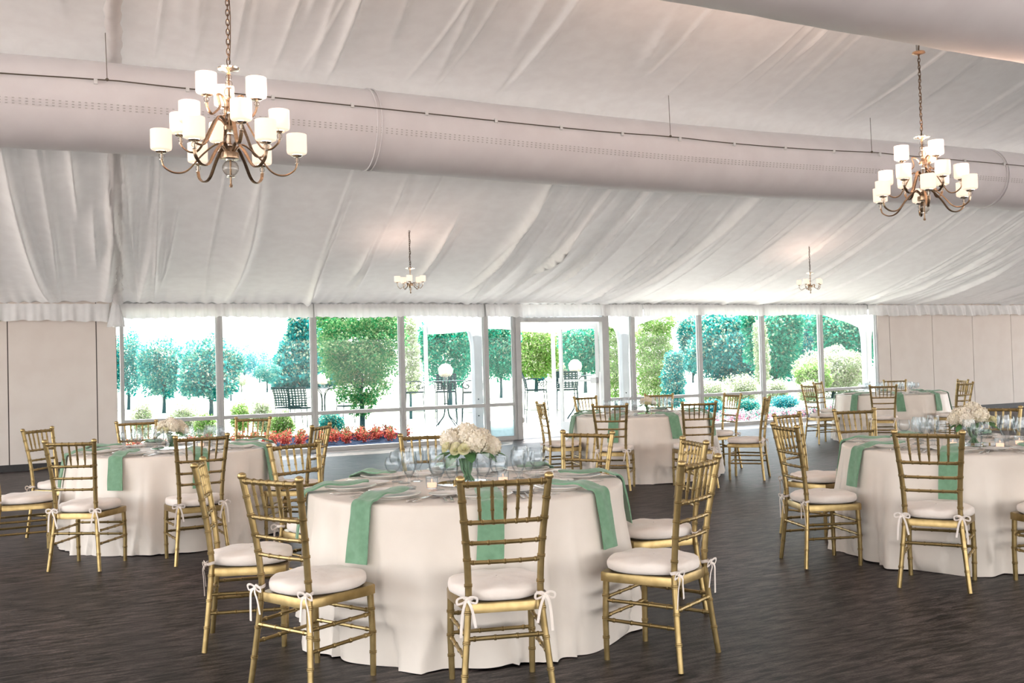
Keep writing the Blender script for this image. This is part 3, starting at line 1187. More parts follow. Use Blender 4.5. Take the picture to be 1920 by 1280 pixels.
add_table('far', 'far right table', (12.4, 11.8), [
    (186, 'side-on at the left side of the far right table', 1.10, .0, (11.26, 12.1, face(0, 0, 172, 1)[2]), 'left place of the far right table'),
    (230, 'seen from behind at the near-left side of the far right table', 0, 0, (11.36, 10.97, face(0, 0, 228, 1)[2]), 'near-left place of the far right table'),
    (275, 'seen from behind at the near-right side of the far right table', 0, 0, (12.42, 10.66, face(0, 0, 262, 1)[2]+.25), 'near-right place of the far right table'),
    (330, 'at the right side of the far right table, farthest right before the wall', 0, 0, (13.48, 11.62, face(0, 0, 335, 1)[2]), 'right place of the far right table'),
    (135, 'at the far-left side of the far right table, against the last window', 1.12, 0, (12.3, 12.98, face(0, 0, 115, 1)[2]), 'far-left place of the far right table'),
    (60, 'at the far side of the far right table, against the beige wall', 1.12, 0, (13.32, 12.5, face(0, 0, 55, 1)[2]), 'far place of the far right table'),
], 186)

TZ = .735


# ------------------------------------------------------------------ tablecloth
def tablecloth(c, Rt, chairs, seed, label, seats=()):
    rs = random.Random(seed)
    ns = 288
    angs = []
    for (x, y, rz, _) in chairs:
        fx, fy = x-math.sin(rz)*.155, y+math.cos(rz)*.155
        d = math.hypot(fx-c[0], fy-c[1])
        cd_ = math.hypot(x-c[0], y-c[1])
        angs.append((math.atan2(y-c[1], x-c[0]), d, cd_))
    for deg, _ in seats:
        angs.append((R(deg), 1.0, 1.0))
    ph = [rs.uniform(0, 6.28) for _ in range(8)]
    k1, k2, k3 = 17, 23, 9

    def cap(a):
        """how far out the cloth may flare at angle a, given the chairs pushed up to it"""
        lim = 1.02
        for (b, d, cd_) in angs:
            da = (a-b+PI) % (2*PI)-PI
            e = abs(da)
            if e < .42:
                m = min(d*.965-.04, .915)
                k = max(0, (e-.25)/.17)
                lim = min(lim, m+(1.0-m)*k)
        return lim
    prof = [(0, TZ), (.25, TZ), (.5, TZ), (.7, TZ), (.79, TZ), (Rt-.014, TZ), (Rt-.004, TZ-.003), (Rt, TZ-.012), (Rt+.002, TZ-.03)]
    mb = MB()
    rows = []
    for r, z in prof[1:]:
        rows.append([(c[0]+r*math.cos(2*PI*i/ns), c[1]+r*math.sin(2*PI*i/ns), z) for i in range(ns)])
    nz = 18
    for q in range(1, nz+1):
        t = q/nz
        z = (TZ-.03)*(1-t)+.006*t
        row = []
        for i in range(ns):
            a = 2*PI*i/ns
            f = .55*math.sin(k1*a+ph[0]+1.1*math.sin(3*a+ph[1]))+.3*math.sin(k2*a+ph[2]+.8*math.sin(5*a+ph[3]))+.35*math.sin(k3*a+ph[4])
            f = math.copysign(abs(f)**.85, f)
            r = Rt+.002+.105*t**1.1+f*(.066*t**.85)
            lim = cap(a)
            tt = min(1, t*1.6)
            hard = Rt+.002+(lim-Rt)*tt if lim > Rt else Rt+.002-(Rt-lim)*tt*.9
            if r > hard:
                r = hard-.050*t**.8*(.5-.5*max(-1, min(1, f)))
            row.append((c[0]+r*math.cos(a), c[1]+r*math.sin(a), z+(.004*math.sin(5*a+ph[5]) if q == nz else 0)))
        rows.append(row)
    mb.sheet(rows, wrap=True)
    b = len(mb.v)
    mb.v.append((c[0], c[1], TZ))
    for i in range(ns):
        mb.f.append((b, (i+1) % ns, i))
        mb.mi.append(0)
    o = mb.obj('tablecloth', M['cloth'], sharp=None)
    tag(o, label, 'tablecloth', 'floor-length tablecloths')
    return o


# ------------------------------------------------------------------ tableware
def lathe_me(name, prof, mat, seg=28, sharp=38):
    mb = MB()
    mb.lathe(prof, seg)
    return mb.mesh(name, mat, sharp)


ME = {}


def build_tableware_meshes():
    ME['plate'] = lathe_me('dinner_plate', [(0, .004), (.07, .004), (.075, 0), (.082, .0), (.085, .004), (.105, .011), (.134, .019), (.1355, .021), (.134, .0225), (.105, .0155), (.088, .010), (.08, .0085), (0, .0085)], M['china'], 48)
    ME['bread'] = lathe_me('bread_plate', [(0, .003), (.045, .003), (.048, 0), (.052, .0), (.055, .004), (.082, .013), (.0835, .015), (.082, .0165), (.06, .009), (.052, .007), (0, .007)], M['china'], 36)
    # stemware: outer and inner walls
    ME['wine'] = lathe_me('wine_glass', [(0, .0), (.032, .0005), (.034, .002), (.028, .004), (.010, .007), (.0045, .012), (.0036, .04), (.0036, .078), (.006, .085), (.018, .090), (.031, .100), (.040, .117), (.0425, .133), (.040, .15), (.0355, .168), (.0345, .1685), (.0335, .168), (.038, .15), (.0405, .133), (.038, .117), (.029, .102), (.016, .093), (0, .0905)], M['glass'], 28, 50)
    ME['goblet'] = lathe_me('water_goblet', [(0, .0), (.034, .0005), (.036, .003), (.028, .006), (.012, .011), (.008, .018), (.009, .026), (.0125, .033), (.009, .041), (.008, .05), (.014, .060), (.024, .074), (.035, .10), (.0405, .128), (.041, .15), (.037, .186), (.036, .1865), (.035, .186), (.039, .15), (.0385, .128), (.033, .102), (.022, .078), (.012, .068), (0, .066)], M['glass'], 28, 50)
    ME['tulip'] = lathe_me('tulip_glass', [(0, .0), (.031, .0005), (.033, .002), (.025, .004), (.009, .007), (.0045, .013), (.0045, .05), (.007, .058), (.014, .066), (.024, .082), (.031, .104), (.0335, .125), (.032, .15), (.029, .172), (.028, .1725), (.027, .172), (.03, .15), (.0315, .125), (.029, .104), (.022, .084), (.012, .071), (0, .069)], M['glass'], 28, 50)

    def flatware(name, L, head):
        """outline strips swept along y: list of (y, halfwidth, z)"""
        mb = MB()
        rows = []
        for (y, w, z, th) in head:
            rows.append([(-w, y, z-th/2), (w, y, z-th/2), (w, y, z+th/2), (-w, y, z+th/2)])
        mb.sheet(rows, wrap=True)
        n = len(rows)
        b = (n-1)*4
        mb.f.append((0, 1, 2, 3))
        mb.f.append((b+3, b+2, b+1, b))
        mb.mi += [0, 0]
        return mb
    handle = [(-.095, .004, .005, .002), (-.092, .0085, .005, .003), (-.07, .008, .006, .003), (-.03, .0045, .007, .003), (.01, .0028, .008, .003), (.035, .003, .009, .003)]
    fk = flatware('fork', .2, handle+[(.05, .008, .008, .002), (.058, .0115, .006, .002), (.066, .012, .0055, .002)])
    for k in (-.0100, -.0033, .0033, .0100):
        rr = [[(k-w, y, z-.001), (k+w, y, z-.001), (k+w, y, z+.001), (k-w, y, z+.001)] for (y, w, z) in ((.064, .0018, .0055), (.085, .0017, .007), (.103, .0012, .010))]
        fk.sheet(rr, wrap=True)
    ME['fork'] = fk.mesh('dinner_fork', M['steel'])
    sk = MB()
    sk.v = [(x*.9, y*.84, z) for x, y, z in fk.v]
    sk.f, sk.mi = fk.f, fk.mi
    ME['salad'] = sk.mesh('salad_fork', M['steel'])
    sp = flatware('spoon', .19, handle+[(.048, .004, .008, .002), (.056, .012, .006, .002), (.068, .018, .0045, .002), (.082, .0205, .004, .002), (.096, .017, .0048, .002), (.104, .009, .006, .002), (.106, .003, .0065, .002)])
    ME['spoon'] = sp.mesh('table_spoon', M['steel'])
    kn = MB()
    rows = []
    for (y, a, b_, z, th) in ((-.105, -.004, .004, .005, .003), (-.10, -.008, .008, .005, .005), (-.05, -.0075, .0075, .005, .005), (.0, -.0055, .0055, .005, .005), (.012, -.005, .009, .005, .0022), (.05, -.006, .010, .005, .0018), (.10, -.004, .010, .005, .0015), (.122, .004, .0095, .005, .0012)):
        rows.append([(a, y, z-th/2), (b_, y, z-th/2), (b_, y, z+th/2), (a, y, z+th/2)])
    kn.sheet(rows, wrap=True)
    kn.f += [(0, 1, 2, 3), (31, 30, 29, 28)]
    kn.mi += [0, 0]
    ME['knife'] = kn.mesh('table_knife', M['steel'])

    # napkins: strip laid over the plate and hanging past the table edge; x=tangent, y=outward from plate centre
    def napkin(seed, hang, edge, skew):
        rs = random.Random(seed)
        ctrl = [(-.095, .034), (-.06, .037), (0, .029), (.06, .030), (.115, .036), (.15, .030), (edge-.03, .013), (edge-.004, .010), (edge+.013, -.008), (edge+.020, -.05), (edge+.034, -.12), (edge+.046, -hang*.75), (edge+.054, -hang)]
        path = smooth_path([(0, y, z) for y, z in ctrl], 4)
        n = len(path)
        L = plen(path)
        rows = []
        acc = 0
        for i, p in enumerate(path):
            if i:
                acc += (path[i]-path[i-1]).length
            t = acc/L
            a = path[max(i-1, 0)]
            b = path[min(i+1, n-1)]
            tn = (b-a).normalized()
            up = Vector((0, -tn.z, tn.y))
            w = .055+.008*t - (.03*max(0, 1-acc/.045) if acc < .045 else 0)
            off = skew*(.35-t)*.16
            th = .0065
            row = []
            m = 7
            for k in range(m):
                q = -1+2*k/(m-1)
                h = th+.006*math.cos(q*PI/2)*(1 if t < .5 else .4)+.0035*math.sin(q*4+t*9+seed)*(t > .1)
                row.append(Vector((q*w+off, p.y, p.z))+up*h)
            for k in range(m-1, -1, -1):
                q = -1+2*k/(m-1)
                row.append(Vector((q*w+off, p.y, p.z)))
            rows.append(row)
        mb = MB()
        mb.sheet(rows, wrap=True)
        m2 = 14
        mb.f.append(tuple(range(m2-1, -1, -1)))
        b0 = (len(rows)-1)*m2
        mb.f.append(tuple(b0+k for k in range(m2)))
        mb.mi += [0, 0]
        return mb.mesh('napkin', M['napkin'], 60)
    ME['napkins'] = [napkin(1, .27, .225, .0), napkin(2, .24, .225, .35), napkin(4, .25, .225, -.3)]


def build_settings():
    build_tableware_meshes()
    rs = random.Random(21)
    for key, tb in TABLES.items():
        cx, cy = tb['c']
        full = key in ('front', 'left', 'right')
        nm = tb['name']
        for si, (deg, place) in enumerate(tb['seats']):
            a = R(deg)
            er = Vector((math.cos(a), math.sin(a), 0))
            et = Vector((-math.sin(a), math.cos(a), 0))   # to the diner's... counter-clockwise side
            rz = a-PI/2
            C = Vector((cx, cy, TZ+.001))

            def P(rad, tang, z=0.0):
                return C+er*rad+et*tang+Vector((0, 0, z))
            gr = lambda k: '%s on the %s' % (k, nm)
            rp = tb['R']-.225
            o = mobj('dinner_plate', ME['plate'], None, P(rp, 0))
            tag(o, 'white dinner plate under the napkin at the ' + place, 'plate', gr('dinner plates'))
            o = mobj('napkin', ME['napkins'][(si+len(nm)) % 3], None, P(rp, 0), rz)
            tag(o, 'sage green napkin hanging from the ' + place, 'napkin', gr('sage napkins'))
            # the diner faces inward: right hand is the +et side
            jit = lambda s=.012: rs.uniform(-s, s)
            o = mobj('bread_plate', ME['bread'], None, P(rp-.14, -.172))
            tag(o, 'small white bread plate at the ' + place, 'plate', gr('bread plates'))
            for kind, rad, tang, word in (('wine', rp-.21, .105, 'round-bowled wine glass'), ('goblet', rp-.30, .048, 'tall thick-stemmed water goblet'), ('tulip', rp-.295, .138, 'slim tulip wine glass')):
                o = mobj({'wine': 'wine_glass', 'goblet': 'water_goblet', 'tulip': 'tulip_glass'}[kind], ME[kind], None, P(rad+jit(.005), tang+jit(.005)), rs.uniform(0, 6))
                tag(o, 'empty %s at the %s' % (word, place), 'glass', gr('glasses'))
            if full:
                for kind, nmn, rad, tang, word in (('fork', 'dinner_fork', rp+.01, -.165, 'long steel fork beside the plate'), ('salad', 'salad_fork', rp+.02, -.198, 'short steel fork left of the long fork'), ('knife', 'table_knife', rp+.01, .165, 'steel knife beside the plate'), ('spoon', 'table_spoon', rp+.01, .200, 'steel spoon right of the knife')):
                    o = mobj(nmn, ME[kind], None, P(rad+jit(.006), tang, .0005), rz+PI+jit(.05))
                    tag(o, '%s at the %s' % (word, place), 'cutlery', gr('cutlery'))


# ------------------------------------------------------------------ flowers
def petal_ball(mb, c, r, n, rs, size, mi=0):
    """hydrangea head: many small cupped florets over a ball"""
    for i in range(n):
        zf = 1-1.75*(i+.5)/n
        ph = i*2.39996+rs.uniform(-.2, .2)
        rr = math.sqrt(max(0, 1-zf*zf))
        d = Vector((rr*math.cos(ph), rr*math.sin(ph), zf))
        p = Vector(c)+d*r*rs.uniform(.88, 1.04)
        t = d.orthogonal().normalized()
        b = d.cross(t)
        sp = rs.uniform(0, PI)
        vs, fs = [p-d*size*.2], []
        for k in range(4):
            a = sp+k*PI/2
            u = t*math.cos(a)+b*math.sin(a)
            w = t*math.cos(a+PI/2)+b*math.sin(a+PI/2)
            vs += [p+u*size*.55+w*size*.42+d*size*.06, p+u*size*1.02+d*size*.26, p+u*size*.55-w*size*.42+d*size*.06]
            q = 1+k*3
            fs.append((0, q+2, q+1, q))
        mb.add(vs, fs, mi)


def rose(mb, c, axis, r, rs, mi=0):
    axis = Vector(axis).normalized()
    t = axis.orthogonal().normalized()
    b = axis.cross(t)
    c = Vector(c)
    # nested cupped petals
    for ring, (rad, n, lift) in enumerate(((.22, 3, .95), (.45, 4, .90), (.70, 5, .72), (.95, 6, .42))):
        for k in range(n):
            a0 = 2*PI*k/n+ring*.7
            P = []
            for i in range(4):
                h = i/3
                row = []
                for j in range(5):
                    a = a0+(j/4-.5)*2*PI/n*1.35
                    rr = r*(rad*(.35+.65*math.sin(h*PI*.55))+.10*h*h)
                    z = r*(h*lift-.35)-(.06*r*((j/4-.5)**2)*4*h)
                    row.append(c+(t*math.cos(a)+b*math.sin(a))*rr+axis*z)
                P.append(row)
            mb.sheet(P, mi)


def leafshape(mb, base, d, up, L, W, mi=0):
    d = Vector(d).normalized()
    s = d.cross(Vector(up)).normalized()
    n = s.cross(d)
    P = []
    for i in range(6):
        t = i/5
        w = W*math.sin(PI*min(1, t*.92+.06))**.8
        cpt = Vector(base)+d*L*t-n*(.25*L*t*t)
        P.append([cpt-s*w+n*w*.25, cpt, cpt+s*w+n*w*.25])
    mb.sheet(P, mi)


def make_centrepiece(label, loc, s, seed, mirror_label, flip=False):
    rs = random.Random(seed)
    t = thing('flower_centrepiece', label, 'flowers', loc, rs.uniform(-.2, .2), 'white flower centrepieces')
    base = .0055
    mb = MB()
    w, h = .048*s, .098*s
    mb.lathe([(0, base), (w*.95, base), (w, base+.003), (w, base+h), (w-.003, base+h), (w-.003, base+.008), (0, base+.008)], 28)
    mb.obj('vase', M['glass'], t)
    mb = MB()
    for i in range(34):
        a = rs.uniform(0, 6.28)
        r0 = w*.75*rs.random()
        r1 = w*.7*rs.random()
        b = a+rs.uniform(1.5, 4)
        mb.tube([(r0*math.cos(a), r0*math.sin(a), base+.01), (r1*.75*math.cos(b), r1*.75*math.sin(b), base+h*.55), (r1*math.cos(b), r1*math.sin(b), base+h*1.05)], rs.uniform(.0022, .004)*s, 5)
    mb.obj('stem_bundle', M['stemgreen'], t)
    # blooms
    R0_ = .115*s
    cz = base+h+.062*s
    spots = [(0, 0, .045), (.062, .015, .02), (-.055, .03, .022), (.02, -.062, .018), (.035, .066, .015), (-.07, -.025, .0), (.095, -.03, -.008), (-.015, .085, .0), (.09, .05, -.004), (-.045, -.075, -.008)]
    if flip:
        spots = [(-a, b, c) for a, b, c in spots]
    for i, (x, y, z) in enumerate(spots):
        mb = MB()
        r = (.050 if i < 4 else .041)*s
        c = (x*s*1.05, y*s*1.05, cz+z*s)
        if i in (5, 9, 7):
            d = Vector((c[0], c[1], .06*s))
            for k in range(3):
                ang = k*2.1+i
                off = Vector((math.cos(ang), math.sin(ang), .2*math.sin(ang*2)))*r*.62
                rose(mb, Vector(c)+off, d+off*.8, r*.62, rs)
            mb.obj('rose', M['petal2'], t, sharp=None)
        else:
            mb.ball(c, r*.86, 12, 8)
            petal_ball(mb, c, r*1.03, 75, rs, .0145*s)
            mb.obj('hydrangea', M['petal'], t, sharp=None)
    for i in range(9):
        a = i*.71+.3
        mb = MB()
        b = Vector((.06*s*math.cos(a), .06*s*math.sin(a), cz-.03*s))
        leafshape(mb, b, (math.cos(a), math.sin(a), .05-.35*rs.random()), (0, 0, 1), .10*s*rs.uniform(.8, 1.2), .028*s)
        mb.obj('leaf', M['leaf'], t, sharp=None)
    m = MB()
    m.lathe([(0, 0), (.165, 0), (.168, .002), (.165, .0045), (0, .0045)], 48)
    o = m.obj('mirror_disc', M['mirror'], None, loc)
    tag(o, mirror_label, 'mirror', 'round table mirrors')
    return t


def votive(loc, label):
    t = thing('votive_candle', label, 'candle', loc, 0, 'votive candles')
    mb = MB()
    mb.lathe([(0, 0), (.027, 0), (.029, .003), (.033, .062), (.031, .062), (.027, .007), (0, .007)], 24)
    mb.obj('glass_cup', M['glass'], t)
    mb = MB()
    mb.lathe([(0, .008), (.024, .008), (.0255, .030), (.008, .028), (0, .029)], 20)
    mb.lathe([(.001, .028), (.001, .034), (.004, .040), (.003, .047), (0, .054)], 10)
    mb.obj('candle', M['wax'], t)


def build_centrepieces():
    z = TZ+.001
    make_centrepiece('white roses and hydrangeas in a glass vase on the front table', (2.12, 4.98, z), 1.25, 3, 'round mirror under the vase on the front table')
    make_centrepiece('white hydrangeas in a glass vase on the left table', (1.08, 8.92, z), 1.0, 4, 'round mirror under the vase on the left table')
    make_centrepiece('white flowers with pale green leaves on the right table', (5.80, 4.80, z), 1.12, 5, 'round mirror under the vase on the right table', True)
    make_centrepiece('small white flower vase on the table by the door', (6.66, 10.1, z), .78, 6, 'round mirror under the vase on the table by the door')
    for (dx, dy, lab) in ((-.22, -.11, 'lit votive candle left of the vase on the front table'), (.18, -.13, 'lit votive candle right of the vase on the front table')):
        votive((2.10+dx, 5.0+dy, z), lab)
    for (dx, dy, lab) in ((-.225, -.02, 'lit votive candle left of the flowers on the right table'), (.17, -.22, 'lit votive candle right of the flowers on the right table'), (-.07, -.26, 'lit votive candle in front of the flowers on the right table')):
        votive((5.80+dx, 4.80+dy, z), lab)
    votive((1.32, 8.90, z), 'lit votive candle beside the vase on the left table')


# ------------------------------------------------------------------ outdoors
def leaves(mb, blobs, n, size, rs, nm, shell=.55, droop=0.0):
    """leaf scatter through ellipsoid blobs (cx,cy,cz,rx,ry,rz)"""
    vol = [b[3]*b[4]*b[5] for b in blobs]
    tot = sum(v**.75 for v in vol)
    for b, v in zip(blobs, vol):
        k = int(n*(v**.75)/tot)
        for _ in range(k):
            d = Vector((rs.gauss(0, 1), rs.gauss(0, 1), rs.gauss(0, 1))).normalized()
            rr = shell+(1-shell)*rs.random()**.6
            lump = 1+.10*math.sin(d.x*7+b[0])+.10*math.sin(d.z*8+d.y*6+b[1])
            p = Vector((b[0]+d.x*b[3]*rr*lump, b[1]+d.y*b[4]*rr*lump, b[2]+d.z*b[5]*rr*lump))
            t = (d*.6+Vector((rs.gauss(0, .7), rs.gauss(0, .7), rs.gauss(0, .6)-droop))).normalized()
            s = t.orthogonal().normalized()
            s = (s*math.cos(rs.uniform(0, 6.3))+t.cross(s)*math.sin(rs.uniform(0, 6.3))).normalized()
            s = (s-t*s.dot(t)).normalized()
            L = size*rs.uniform(.6, 1.3)
            W = L*.33
            # three tones; on trees, painted sun highlights gather toward the outside top
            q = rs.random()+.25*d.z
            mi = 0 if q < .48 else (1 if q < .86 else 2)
            nn = t.cross(s)
            mb.add([p, p+t*L*.5+s*W+nn*W*.3, p+t*L, p+t*L*.5-s*W+nn*W*.3], [(0, 1, 2, 3)], min(mi, nm-1))


TREES = []


def tree(name, label, base, blobs, n, size, tone, seed, trunk_r, trunk_top, group=None, branches=3, cat='tree'):
    rs = random.Random(seed)
    t = thing(name, label, cat, base, 0, group)
    mb = MB()
    leaves(mb, blobs, n, size, rs, 3)
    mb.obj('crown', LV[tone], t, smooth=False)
    mb = MB()
    pts = smooth_path([(0, 0, -.05), (trunk_r*.3, 0, trunk_top*.4), (-trunk_r*.2, 0, trunk_top)], 4)
    mb.tube(pts, [trunk_r*(1.25-.6*i/(len(pts)-1)) for i in range(len(pts))], 10)
    for k in range(branches):
        a = k*2*PI/max(branches, 1)+rs.uniform(0, 1)
        b = blobs[k % len(blobs)]
        z0 = trunk_top*rs.uniform(.55, .85)
        mb.tube(smooth_path([(0, 0, z0), (b[3]*.3*math.cos(a), b[4]*.3*math.sin(a), z0+(trunk_top-z0)*.8), (b[3]*.6*math.cos(a), b[4]*.6*math.sin(a), trunk_top*1.15)], 3), [trunk_r*.5*(1-.12*i) for i in range(7)], 6)
    mb.obj('trunk', M['bark'], t)
    return t


def hz(u):
    return 640+FPX*PITCH+ROLL*(u-960)


def px_tree(name, label, u, Z, top_v, bot_v, half_px, tone, seed, n0, lobes=5, size=None, group=None, trunk=True, shape='round', cat='tree', zbase=0.0):
    """tree standing at its own distance Z; crown limits given as photo rows"""
    n = int(n0*2.6)
    p = atdepth(u, hz(u), Z)
    base = (p.x, p.y, zbase)
    k = Z/FPX
    zt = CAMH+(hz(u)-top_v)*k-zbase
    zb = CAMH+(hz(u)-bot_v)*k-zbase
    rr = half_px*k
    rs = random.Random(seed)
    H = (zt-zb)/2
    zc = (zt+zb)/2
    blobs = []
    if shape == 'round':
        blobs.append((0, 0, zc, rr*.80, rr*.8, H*.85))
        for i in range(lobes):
            a = i*2*PI/lobes+rs.uniform(-.3, .3)
            zz = zc+H*rs.uniform(-.55, .5)
            f = math.sqrt(max(.15, 1-((zz-zc)/H)**2))
            blobs.append((rr*.55*f*math.cos(a), rr*.55*f*math.sin(a), zz, rr*.45, rr*.45, H*.38))
    elif shape == 'cone':
        m = 5
        for i in range(m):
            f = i/(m-1)
            blobs.append((rs.uniform(-.1, .1)*rr, 0, zb+(zt-zb)*(.15+.75*f), rr*(1-.72*f), rr*(1-.72*f), (zt-zb)*.2))
    elif shape == 'heart':
        for f, w, h in ((.10, .30, .10), (.26, .62, .15), (.45, .88, .18), (.64, 1.0, .2), (.84, .95, .18)):
            blobs.append((rr*.03, 0, zb+(zt-zb)*f, rr*w*.95, rr*w*.9, (zt-zb)*h))
        for i in range(7):
            a = i*.9
            blobs.append((rr*.6*math.cos(a), rr*.6*math.sin(a), zb+(zt-zb)*rs.uniform(.45, .9), rr*.4, rr*.4, (zt-zb)*.13))
    elif shape == 'column':
        m = 6
        for i in range(m):
            f = (i+.5)/m
            blobs.append((rs.uniform(-.18, .18)*rr, rs.uniform(-.1, .1)*rr, zb+(zt-zb)*f, rr*.9*(1-.35*abs(f-.45)), rr*.9*(1-.35*abs(f-.45)), (zt-zb)/m*.95))
    elif shape == 'bush':
        for i in range(lobes):
            a = rs.uniform(0, 6.28)
            q = rs.uniform(0, .6)
            blobs.append((rr*q*math.cos(a), rr*q*math.sin(a), zb+(zt-zb)*rs.uniform(.35, .6), rr*.55, rr*.5, (zt-zb)*.42))
    size = (size or max(.05, rr*.13))*.66
    if trunk:
        return tree(name, label, base, blobs, n, size, tone, seed, max(.035, rr*.055), max(zb+H*.6, .3), group, 3, cat)
    t = thing(name, label, cat, base, 0, group)
    mb = MB()
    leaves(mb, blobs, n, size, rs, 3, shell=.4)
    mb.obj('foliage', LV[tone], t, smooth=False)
    mb = MB()
    for i in range(5):
        a = i*1.26
        mb.tube([(0, 0, -.03), (rr*.3*math.cos(a), rr*.3*math.sin(a), max(zb+H, .15))], max(.006, rr*.02), 5)
    mb.obj('stem', M['bark'], t)
    return t


def build_garden():
    T = px_tree
    # left bays
    T('garden_tree', 'dark teal tree at the far left of the first window', 240, 40, 614, 750, 48, 'teal', 11, 5200)
    T('garden_tree', 'slim young tree with a dark trunk left of centre in the first window', 306, 35.6, 626, 756, 54, 'young', 12, 5200)
    T('garden_tree', 'pale-edged young tree standing against the first window mullion', 394, 32.2, 622, 760, 66, 'young', 13, 6200)
    T('garden_tree', 'tall blue-green tree behind the young trees in the first window', 345, 60, 640, 735, 50, 'blue', 14, 4200)
    T('garden_tree', 'yellow-green tree just right of the first mullion', 432, 48, 642, 722, 22, 'lime', 15, 2600)
    T('garden_tree', 'hazy blue tree far across the lawn in the second window', 458, 95, 640, 712, 26, 'blue', 16, 2600)
    T('garden_tree', 'pale blue-green tree far across the lawn, right of the hazy blue one', 486, 100, 648, 714, 24, 'blue', 17, 2600)
    T('garden_tree', 'small spreading tree alone on the lawn in the second window', 500, 64, 672, 722, 26, 'teal', 18, 2600)
    T('garden_tree', 'tiny round tree low on the lawn in the second window', 452, 66, 700, 726, 15, 'pale', 19, 1500)
    T('garden_tree', 'big dark teal conifer sloping up to the second mullion', 566, 72, 592, 726, 66, 'teal', 20, 8200, shape='cone', size=.42)
    T('garden_tree', 'dark conifer hidden behind the heart-shaped tree', 614, 80, 588, 724, 44, 'blue', 21, 3600, shape='cone', size=.45)
    # heart shaped tree by the window
    T('heart_tree', 'dense green heart-shaped tree on a short trunk outside the third window', 676, 20.9, 560, 782, 90, 'green', 22, 15000, shape='heart', size=.085)
    # behind the fourth bay and the door
    T('garden_tree', 'pale lime shrub tree beside the heart-shaped tree', 768, 27, 598, 730, 22, 'pale', 23, 2800, shape='column', size=.09)
    T('garden_tree', 'big jade tree with a forked dark trunk behind the bar table', 842, 34, 575, 738, 68, 'jade', 24, 9000, size=.14)
    T('garden_tree', 'dark jade tree behind the sidelight left of the door', 938, 42, 590, 722, 44, 'jade', 25, 5600, size=.17)
    T('garden_tree', 'bright pale tree seen through the open doorway at left', 1004, 50, 596, 716, 56, 'lime', 26, 4600, size=.2)
    T('garden_tree', 'dense jade tree seen through the open doorway at right', 1096, 46, 604, 708, 52, 'jade', 27, 7000, size=.18)
    T('garden_tree', 'broad pale tree far behind the open doorway', 1046, 74, 606, 712, 62, 'pale', 41, 4600, size=.3)
    T('garden_bush', 'low blue bush far off through the doorway', 1010, 70, 684, 712, 24, 'blue', 28, 1600, shape='bush', trunk=False, size=.2, cat='bush')
    T('garden_bush', 'low pale bush far off through the doorway, beside the bar chair', 1052, 68, 678, 710, 22, 'pale', 29, 1600, shape='bush', trunk=False, size=.2, cat='bush')
    # right bays
    T('columnar_tree', 'yellow-green columnar tree just right of the door', 1152, 26, 590, 742, 22, 'lime', 30, 5200, shape='column', size=.07)
    T('columnar_tree', 'tall yellow-green columnar tree in the window right of the door', 1232, 27, 590, 748, 44, 'lime', 31, 9500, shape='column', size=.08)
    T('garden_bush', 'tall teal bush in front of the columnar tree', 1264, 25, 664, 756, 25, 'teal', 32, 3600, shape='column', trunk=False, size=.08, cat='bush')
    T('garden_tree', 'dark blue spruce between the columnar tree and the mullion', 1298, 60, 585, 712, 28, 'teal', 33, 4200, size=.2)
    T('garden_tree', 'great dark green tree filling the window with the pale hedge', 1372, 55, 560, 735, 84, 'teal', 34, 9800, size=.26)
    T('garden_tree', 'dark jade tree behind the pale flowering branch', 1452, 45, 560, 725, 62, 'jade', 35, 7600, size=.24)
    T('garden_tree', 'tall jade tree at the right end of the glass wall', 1590, 50, 560, 712, 70, 'jade', 36, 8600, size=.24)
    T('garden_tree', 'dark teal tree between the two right-hand jade trees', 1512, 58, 556, 730, 60, 'teal', 37, 6600, size=.26)
    T('garden_tree', 'slender pale flowering tree before the dark trees', 1428, 42, 608, 715, 16, 'pale', 38, 1800, size=.13, shape='column')
    T('garden_tree', 'broad white-flowering tree in the two right-hand windows', 1560, 33, 645, 748, 72, 'pale', 39, 7600, size=.12)
    T('garden_tree', 'leafy lime bush-tree under the white-flowering tree', 1524, 31, 672, 748, 34, 'lime', 40, 4200, size=.1)
    # hedges of pale flowers across the lawn at right
    for i, (u, Z, tv, half) in enumerate(((1330, 27, 712, 34), (1392, 28, 702, 40), (1456, 29, 712, 34), (1512, 30, 714, 30))):
        T('flowering_shrub', 'pale flowering shrub, %s from the left in the low hedge' % ['first', 'second', 'third', 'fourth'][i], u, Z, tv, hz(u)+CAMH*FPX/Z, half, 'pale', 50+i, 2600, shape='bush', trunk=False, size=.075, cat='shrub', lobes=8)
    # bushes along the beds outside the left windows
    spec = [(262, 22, 752, 26, 'pale', 'pale yellow bush low in the first window at left'), (342, 22.3, 754, 30, 'pale', 'pale yellow bush low in the first window at right'), (448, 22.9, 752, 20, 'lime', 'small yellow-green bush in the second window at left'), (495, 22.3, 748, 26, 'pale', 'spiky pale bush in the second window behind a chair'), (530, 20.6, 772, 24, 'lime', 'round green bush above the begonias in the second window'),
            (385, 20.6, 775, 22, 'lime', 'low green bush behind the flowers of the left table'), (620, 21.6, 770, 26, 'teal', 'dark teal bush left of the heart-shaped tree trunk'), (1330, 23.8, 748, 30, 'blue', 'blue-green bush low in the window beside the door table'), (1470, 26, 742, 36, 'blue', 'blue-green bush low in the third window from the right'), (1400, 25, 748, 30, 'teal', 'teal bush low in front of the pale hedge')]
    for i, (u, Z, tv, half, tone, lab) in enumerate(spec):
        T('garden_bush', lab, u, Z, tv, hz(u)+CAMH*FPX/Z, half, tone, 70+i, 1900, shape='bush', trunk=False, size=.065, cat='bush', lobes=8)


